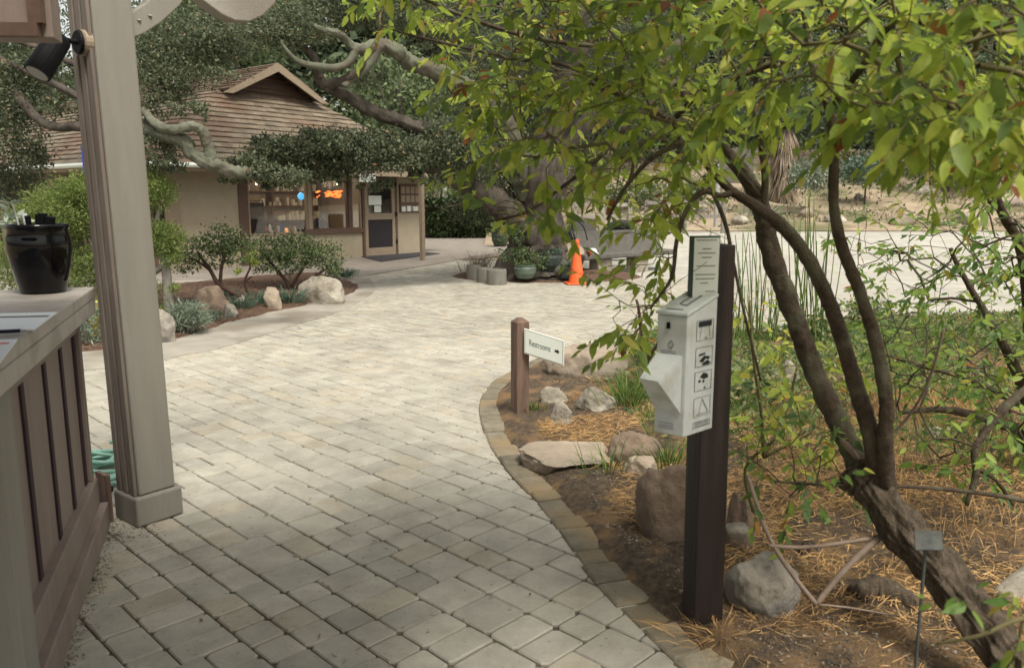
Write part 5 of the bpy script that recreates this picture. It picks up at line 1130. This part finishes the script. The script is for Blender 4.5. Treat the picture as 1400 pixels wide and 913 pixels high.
# gravel chips along the kerb + bark chips
pts = scatter(22000, .3, 4.5, 1.9, 7, lambda x,y: 1 if (edist(island_poly,x,y) < .75 or y < 2.9) else .3, .15)
chips('soil_chips', pts, island_z, .002, .012, M['chip'], 'dark gravelly soil chips along the inside of the kerb')
pts = []
for _ in range(3500):
    x = random.uniform(-8,-2.4); y = random.uniform(8,15)
    if inside(left_bed,x,y) and edist(left_bed,x,y) > .08: pts.append((x,y))
chips('bark_chips', pts, lambda x,y: mound(left_bed,.10)(x,y,edist(left_bed,x,y)), .008, .03, M['mulch'], 'reddish bark chips on the bed before the shop')
# fallen leaves on the paving (each a thing nobody counts)
pts = [];
while len(pts) < 150:
    y = random.uniform(2.2,13); x = random.uniform(-.8*y,.55*y)
    if not inside(island_poly,x,y) and not inside(walk_poly,x,y): pts.append((x,y))
n = len(pts); a = rng.uniform(0,6.28,n); tag(leaves6('fallen_leaves', [(x,y,.006) for x,y in pts], np.stack([np.cos(a),np.sin(a),a*0],1), np.tile([0,0,1],(n,1))+rng.normal(size=(n,3))*.15, rng.uniform(.015,.04,n), rng.uniform(.008,.016,n), M['lf_dry'], None), 'scattered small dry leaves on the paving', 'fallen leaves', kind='stuff')
# litter between counter and post
pts = [(KF.x+KD.x*s_+KN.x*o_, KF.y+KD.y*s_+KN.y*o_) for s_, o_ in ((random.uniform(-.1,1.4), abs(random.gauss(0,.03))) for _ in range(700))]+[(P0.x+random.gauss(.0,.10)-.06,P0.y+random.gauss(-.06,.06)) for _ in range(260)]
chips('swept_litter', pts, lambda x,y: 0, .002, .009, M['chip'], 'crumbs of leaf litter swept along the foot of the counter')
# grass tufts one can count
GT = 'green grass tufts among the island rocks'
for i, (x, y, n, h_, lb) in enumerate(((858,560,170,.34,'right of the rounded pale boulder'),(885,545,150,.34,'just left of the white dispenser, lower'),(915,640,120,.22,'above the big brown boulder'),(832,650,40,.26,'at the end of the long low slab'),(690,0,0,0,''),(725,560,60,.10,'at the foot of the restrooms sign post'),(890,500,140,.3,'left of the white dispenser, upper'),(775,512,36,.16,'before the tan flagstone'))):
    if n: tuft('grass_tuft', 'green grass tuft '+lb, g(x,y,.05), n, h_, .7, 'lf_grass', .007, GT, rad=.09, lean=.5)
GY = 'clumps of golden dry grass among the island rocks'
for x, y, n, lb in ((765,590,170,'below the small angular pale rock'),(800,600,200,'behind the long low slab'),(845,610,150,'left of the dark shaded boulder'),(880,690,130,'drooping left of the big brown boulder'),(930,700,90,'under the big brown boulder'),(985,870,170,'at the right foot of the dark post'),(1050,860,170,'before the grey angular boulder'),(1010,640,110,'behind the dark post')):
    tuft('dry_tuft', 'golden dry grass clump '+lb, g(x,y,.03), n, .11, 1.2, 'strawm', .003, GY, rad=.10, lean=1.8)

# ---------------------------------------------------------------- twiggy leafy plants (foreground)
def grow(parent, seeds, targets, leafm, barkm, llen, gap=.024, droop=.5, twig_len=(.18,.34), thick=.0016, leaf_w=.42, seed=1, stop=None):
    """seeds: points of the existing wood; targets: twig positions (tip region). Twigs join to the nearest wood."""
    rr = random.Random(seed); nodes = [Vector(s) for s in seeds]; par = [-1]*len(nodes); NA = np.array([tuple(v) for v in nodes]); ns = len(nodes)
    T = [Vector(t) for t in targets]; dist = [float(np.min(np.linalg.norm(NA-np.array(t), axis=1))) for t in T]; order = sorted(range(len(T)), key=lambda i: dist[i]); tw = []
    for i in order:
        t = T[i]; dd = np.linalg.norm(NA-np.array(t), axis=1)+np.where(NA[:,2] > t.z+.05, .04, 0); j = int(np.argmin(dd)); s0 = nodes[j]; seg = t-s0; L_ = seg.length; k = max(2, int(L_/.09)); prev = j; new = []
        side = Vector((rr.gauss(0,1),rr.gauss(0,1),rr.gauss(.5,1))).normalized()
        for q in range(1, k+1):
            f = q/k; p = s0+seg*f+side*math.sin(f*math.pi)*L_*.10+Vector((rr.gauss(0,.006),rr.gauss(0,.006),rr.gauss(0,.006)))
            nodes.append(p); par.append(prev); prev = len(nodes)-1; new.append(tuple(p))
        NA = np.vstack([NA, np.array(new)]); tw.append((prev, (seg.normalized() if L_ > .02 else side)))
    cnt = [0]*len(nodes)
    for i, _ in tw:
        k = i
        while k >= 0: cnt[k] += 1; k = par[k]
    mb = MB(); ch = {}
    for i in range(ns, len(nodes)):
        p = par[i]; r1 = thick*max(1, cnt[i])**.42; r0 = thick*max(1, cnt[p] if p >= ns else cnt[i])**.42; r0 = min(r0, r1*1.5)
        mb.tube([nodes[p], nodes[i]], [r0, r1], 5, cap=False)
    LP, LD, LN, LL = [], [], [], []
    for i, dr_ in tw:
        L_ = rr.uniform(*twig_len); k = int(L_/gap); p = nodes[i].copy(); d_ = (dr_+Vector((rr.gauss(0,.5),rr.gauss(0,.5),rr.gauss(0,.35)))).normalized(); path = [p.copy()]
        s_ = d_.cross(Z).normalized() if abs(d_.z) < .95 else Vector((1,0,0))
        for q in range(k):
            d_ = (d_+Vector((rr.gauss(0,.06),rr.gauss(0,.06),-.05*droop+rr.gauss(0,.05)))).normalized(); p = p+d_*gap; path.append(p.copy())
            side = s_*(1 if q % 2 else -1)
            ld = (d_*rr.uniform(.3,.9)+side*rr.uniform(.3,.9)+Vector((rr.gauss(0,.25),rr.gauss(0,.25),rr.gauss(0,.25)-droop))).normalized()
            if p.y < 3.0 and 915 < 700+F*p.x/(p.y*math.cos(PITCH)-(p.z-H)*math.sin(PITCH)) < 1005 and .6 < p.z < 1.62: continue
            LP.append(tuple(p)); LD.append(tuple(ld)); LN.append((rr.gauss(0,.5),rr.gauss(0,.5)-.3,1)); LL.append(llen*rr.uniform(.6,1.2)*(1 if q < k-2 else .7))
        mb.tube(path, [thick*(1-.5*j/len(path)) for j in range(len(path))], 4, cap=False)
    mb.build('twigs', M[barkm], parent, smooth=True)
    LL = np.array(LL); leaves6('foliage', LP, LD, LN, LL, LL*leaf_w*rng.uniform(.85,1.15,len(LL)), M[leafm], parent)
def region(poly, n, Yf, seed=0):
    rr = random.Random(seed); xs = [p[0] for p in poly]; ys = [p[1] for p in poly]; out = []
    while len(out) < n:
        x = rr.uniform(min(xs),max(xs)); y = rr.uniform(min(ys),max(ys))
        if inside(poly,x,y): out.append(at(x,y,Yf(x,y,rr)))
    return out
# main foreground tree
ft = thing('leaning_tree', 'leaning multi-stemmed small tree with bright green leaves in the right foreground', 'tree', Vector((2.0,2.1,0)))
mb = MB(); seeds = []
def add(pts, **k):
    P_ = limb(mb, pts, **k); return P_
tr = add([(1475,1010,2.05,36),(1420,945,2.2,34),(1365,880,2.35,31),(1310,812,2.5,29),(1268,762,2.62,28),(1225,712,2.75,27),(1192,668,2.85,27),(1168,638,2.92,22)], sub=22, n=64, rough=.45, ridge=.24)
trunk = mb.build('trunk', M['barkf'], ft, smooth=True)
mb = MB(); s1 = add([(1195,680,2.86,20),(1172,630,2.92,17),(1148,580,2.98,15),(1118,520,3.05,14),(1092,450,3.1,13),(1068,385,3.15,13),(1050,330,3.2,13),(1042,290,3.2,12),(1022,245,3.22,10),(985,200,3.25,9),(955,160,3.3,7),(925,110,3.35,5),(900,50,3.4,4),(885,-40,3.4,3)], sub=10, n=24, ridge=.10, rough=.2)
s2 = add([(1205,672,2.84,15),(1192,600,2.8,13),(1168,520,2.8,11),(1140,430,2.8,10),(1108,360,2.82,9.5),(1075,315,2.85,9),(1038,285,2.88,8),(1002,262,2.92,6),(975,235,2.95,5.5),(945,195,3,5),(915,165,3.05,4),(870,140,3.1,4),(800,110,3.2,3)], sub=10, n=22, ridge=.10, rough=.15)
s3 = add([(1212,672,2.82,13),(1210,600,2.75,11),(1212,550,2.72,10),(1200,480,2.7,9.5),(1176,400,2.68,8.2),(1152,340,2.66,7.8),(1140,280,2.65,7),(1140,210,2.63,6.5),(1133,150,2.6,5.5),(1110,80,2.6,5),(1095,-30,2.6,4)], sub=10, n=22, ridge=.10, rough=.12)
s4 = add([(1043,290,3.19,6),(1046,240,3.15,5),(1040,190,3.12,5),(1030,140,3.1,4),(1040,80,3.05,3),(1060,-10,3.0,2.5)], sub=6, n=8)
s5 = add([(1040,270,3.18,4),(1015,240,3.12,3.5),(985,195,3.08,3),(950,145,3.02,2.5),(935,90,3,2)], sub=5, n=6)
s6 = add([(1002,262,2.92,5),(985,268,2.9,4.5),(962,262,2.88,4),(940,285,2.85,3.5),(925,330,2.82,3),(918,380,2.8,2.5),(890,420,2.8,2)], sub=5, n=6)
s6b = add([(962,240,2.9,3),(990,300,2.86,3),(1003,360,2.84,2.5),(1018,430,2.8,2),(1040,520,2.8,1.6)], sub=5, n=6)
s7 = add([(925,160,3.05,4),(960,125,2.9,4),(1010,105,2.75,4),(1060,88,2.6,3.5),(1092,86,2.5,3)], sub=5, n=6)
s8 = add([(1133,150,2.6,5),(1180,90,2.4,5),(1215,38,2.2,4.5),(1270,30,2.1,5),(1330,28,2.0,5),(1440,22,1.9,5)], sub=5, n=6)
s9 = add([(885,60,3.4,3),(800,62,3.4,3.2),(720,50,3.4,3),(650,28,3.4,2.6),(585,2,3.4,2.2),(520,-30,3.4,2)], sub=6, n=6)
s10 = add([(870,140,3.1,3),(780,92,3.15,3),(700,80,3.2,2.5),(620,62,3.3,2),(560,48,3.35,1.6),(520,35,3.4,1.3)], sub=6, n=6)
s11 = add([(925,110,3.35,4),(860,170,3.2,3.5),(820,215,3.1,3),(770,255,3.0,2.5),(720,290,3.0,2),(670,302,3.0,1.4)], sub=6, n=6)
s12 = add([(945,195,3,4),(900,210,2.8,3.5),(860,250,2.7,3),(830,300,2.65,2)], sub=5, n=6)
mb.build('stem', M['barks'], ft, smooth=True)
mb = MB(); add([(1212,727,2.76,5),(1175,758,2.74,5),(1140,795,2.72,4.5),(1116,826,2.7,4)], sub=4, n=7); add([(1116,826,2.7,4),(1080,780,2.72,3.5),(1052,735,2.74,3.5),(1035,690,2.76,3.2),(1022,650,2.78,3)], sub=4, n=7)
add([(1205,733,2.77,3.5),(1150,742,2.75,3),(1095,748,2.74,3),(1050,745,2.73,2.6)], sub=4, n=6); add([(1116,826,2.7,2),(1160,830,2.68,1.8),(1230,842,2.66,1.5)], sub=3, n=5)
add([(1185,640,2.9,4),(1160,612,2.88,5),(1150,600,2.86,3)], sub=3, n=7); add([(1165,640,2.9,3.5),(1200,610,2.85,2.6),(1240,572,2.8,2.2),(1270,520,2.7,2),(1290,450,2.6,1.8)], sub=5, n=6)
mb.build('dead_branch', M['deadt'], ft, smooth=True)
seeds = []
for P_ in (s1[50:], s2[50:], s3[50:], s4, s5, s6, s6b, s7, s8, s9, s10, s11, s12): seeds += [p for p in P_[::2]]
def Yc(x, y, rr):
    f = min(1, max(0, (x-480)/850)); return (3.5*(1-f)+2.0*f)*rr.uniform(.80,1.28)
T = region([(520,-30),(570,45),(640,115),(690,205),(745,262),(800,275),(850,270),(900,240),(960,170),(1060,120),(1120,150),(1400,230),(1480,130),(1480,-60),(520,-60)], 520, Yc, 1)
T += region([(470,-30),(540,-40),(620,40),(560,60),(500,30)], 14, lambda x,y,r: 3.4*r.uniform(.95,1.05), 2)
T += region([(600,150),(700,130),(720,200),(660,190)], 8, lambda x,y,r: 3.2*r.uniform(.9,1.1), 3)
T += region([(640,290),(700,275),(770,280),(760,305),(690,310)], 9, lambda x,y,r: 3.0*r.uniform(.92,1.08), 4)
T += region([(890,270),(925,260),(915,380),(885,450),(845,450),(835,420),(880,370)], 24, lambda x,y,r: 2.9*r.uniform(.9,1.15), 5)
T += region([(1080,120),(1480,100),(1480,300),(1350,260),(1200,220),(1120,210)], 34, lambda x,y,r: 2.3*r.uniform(.75,1.3), 6)
T += region([(900,180),(1010,170),(1000,240),(930,300)], 16, lambda x,y,r: 2.9*r.uniform(.9,1.1), 7)
grow(ft, seeds, T, 'lf_front', 'twig', .076, .025, .45, (.15,.30), .0016, .42, 5)

# right-hand shrub behind
rb = g(1420,640,.0); rs_ = thing('tangled_shrub', 'dense tangled green shrub at the right edge behind the leaning tree', 'shrub', rb)
mb = MB(); seeds = []
for pts in ([(1420,640,4.6,9),(1390,590,4.4,8),(1350,575,4.2,7),(1290,560,4.1,5),(1230,565,4.0,3)],[(1420,640,4.6,9),(1400,540,4.2,8),(1370,470,4.0,6),(1330,400,4,4),(1300,340,4,3)],[(1440,620,4.4,10),(1410,480,4,8),(1400,350,3.6,7),(1370,290,3.4,6),(1330,170,3.3,5),(1290,60,3.2,4)],
            [(1420,520,3.3,7),(1370,560,3.2,6),(1335,610,3.1,5),(1335,650,3.1,5),(1322,690,3.1,3)],[(1335,640,3.1,4),(1360,655,3.1,3),(1385,690,3.1,2)],[(1460,700,3.0,4),(1380,680,2.95,3.5),(1300,668,2.9,3),(1220,664,2.85,2.5),(1120,662,2.9,2),(1060,658,2.9,1.5)],[(1400,560,4.2,5),(1330,520,4.2,4),(1260,500,4.2,3),(1200,480,4.2,2)],[(1370,290,3.4,3),(1300,230,3.5,2.5),(1240,180,3.6,2)]):
    P_ = limb(mb, pts, 5, 8, .01, .2); seeds += P_[::2]
mb.build('stem', M['barks'], rs_, smooth=True)
T = region([(1150,300),(1250,290),(1340,330),(1480,300),(1480,620),(1400,600),(1300,560),(1200,520),(1170,440)], 300, lambda x,y,r: 4.3*r.uniform(.72,1.35), 11)
T += region([(1220,560),(1400,560),(1480,700),(1380,680),(1240,620)], 34, lambda x,y,r: 3.5*r.uniform(.85,1.1), 12)
T += region([(1000,600),(1120,560),(1180,640),(1120,690),(1040,700)], 22, lambda x,y,r: 2.9*r.uniform(.95,1.1), 13)
T += region([(1290,100),(1480,80),(1480,340),(1330,330)], 60, lambda x,y,r: 3.2*r.uniform(.8,1.4), 14)
grow(rs_, seeds, T, 'lf_right', 'barks', .062, .024, .4, (.14,.28), .0016, .44, 9)
# yellow-green sapling behind the dispenser
sb = g(1045,620,.03); sp2 = thing('leafy_sapling', 'yellow green leafy sapling just right of the dark dispenser post', 'sapling', sb)
mb = MB(); seeds = []
for pts in ([(1045,625,3.9,3),(1040,560,3.8,2.5),(1030,480,3.7,2),(1025,410,3.7,1.5)],[(1045,625,3.9,3),(1075,560,3.9,2.2),(1090,500,3.9,1.6)],[(1030,700,3.2,3),(1020,640,3.2,2.4),(1060,600,3.1,2)],[(1045,625,3.9,3),(1110,590,3.8,2)]):
    P_ = limb(mb, pts, 5, 6, .01); seeds += P_[::2]
mb.build('stem', M['twig'], sp2, smooth=True)
T = region([(1005,430),(1060,420),(1110,470),(1170,520),(1180,600),(1100,640),(1010,640),(1003,540)], 60, lambda x,y,r: 3.9*r.uniform(.85,1.2), 21)
grow(sp2, seeds, T, 'lf_yel', 'twig', .075, .026, .45, (.14,.24), .0014, .44, 12)
# small shrub behind the flagstone with red berries
bb_ = g(880,500,.03); vs_ = thing('berry_shrub', 'thin green shrub with a red fruit left of the dispenser', 'shrub', bb_)
mb = MB(); seeds = []
for pts in ([(880,500,6.5,3),(876,450,6.4,2.5),(870,410,6.3,2)],[(880,500,6.5,3),(905,460,6.4,2),(925,420,6.3,1.5)]): P_ = limb(mb, pts, 5, 6, .01); seeds += P_
mb.build('stem', M['barkr'], vs_, smooth=True); grow(vs_, seeds, region([(850,420),(930,400),(940,500),(860,500)], 34, lambda x,y,r: 6.4*r.uniform(.94,1.08), 31), 'lf_right', 'twig', .07, .026, .4, (.15,.25), .002, .42, 14)
mb = MB()
for x, y in ((871,441),(868,318),(760,160)):
    mb.lathe(at(x,y,2.9 if y < 400 else 6.3), [(.002,-.014),(.012,-.008),(.014,0),(.01,.01),(.002,.013)], 10)
mb.v = mb.v[:50]; mb.f = [f for f in mb.f if max(f) < 50]; mb.build('fruit', M['red'], vs_, smooth=True)
# foreground leaves low at the bottom right
lr = thing('low_sapling', 'dark green sapling leaves poking in at the bottom right corner', 'sapling', Vector((1.1,1.5,0)))
mb = MB(); P_ = limb(mb, [(1500,1050,1.5,5),(1450,860,1.5,4),(1400,845,1.5,3.5),(1340,868,1.5,3),(1280,880,1.55,2)], 5, 6); mb.build('stem', M['twig'], lr, smooth=True)
grow(lr, P_, region([(1270,850),(1400,820),(1450,900),(1290,910)], 9, lambda x,y,r: 1.5*r.uniform(.95,1.1), 41), 'lf_right', 'twig', .062, .028, .7, (.08,.14), .0014, .5, 15)
# horsetail reeds
GRD = 'horsetail reed clumps before the bright road'
for i, (x0, x1, n, lb) in enumerate(((960,1010,24,'immediately right of the dark dispenser post'),(1015,1062,28,'left of the first leaning stem'),(1080,1130,34,'between the two leaning stems'))):
    b = g((x0+x1)/2,470,.03); t = thing('horsetail_clump', 'tall thin green horsetail reeds '+lb, 'reeds', b, GRD); mb = MB()
    for k in range(n):
        x = random.uniform(x0,x1); Y = b.y+random.uniform(-.5,.5); top = random.uniform(250,400) if i == 2 else random.uniform(305,420); a = at(x,470,Y); a.z = .0; e_ = at(x+random.gauss(0,12),top,Y); m_ = a.lerp(e_,.5)+Vector((random.gauss(0,.02),0,0)); P_, R_ = smooth_path([a, m_, e_],[.0075,.006,.004],4); mb.tube(P_, R_, 5)
    mb.build('stalks', M['lf_grass'] if i != 0 else M['lf_grass'], t, smooth=True)
    cloud('fine_branches', [((b.x,b.y,.35), px((x1-x0)/2,b.y), .35, .3, 260)], .05, M['lf_grass'], t, aspect=.12)
for p in [(1010,560,'left one in the ground cover behind the sapling'),(1130,470,'middle one before the bright road'),(1190,445,'right one before the bright road')]:
    q = g(p[0],p[1],.05); t = thing('garden_herb', 'leafy green herb mound, '+p[2], 'plant', q); cloud('foliage', [((q.x,q.y,.2),.35,.3,.2,900)], .06, M['lf_ground'], t, per=12); MB().tube([q-Z*.05, q+Z*.2], .012, 5).build('stem', M['twig'], t)
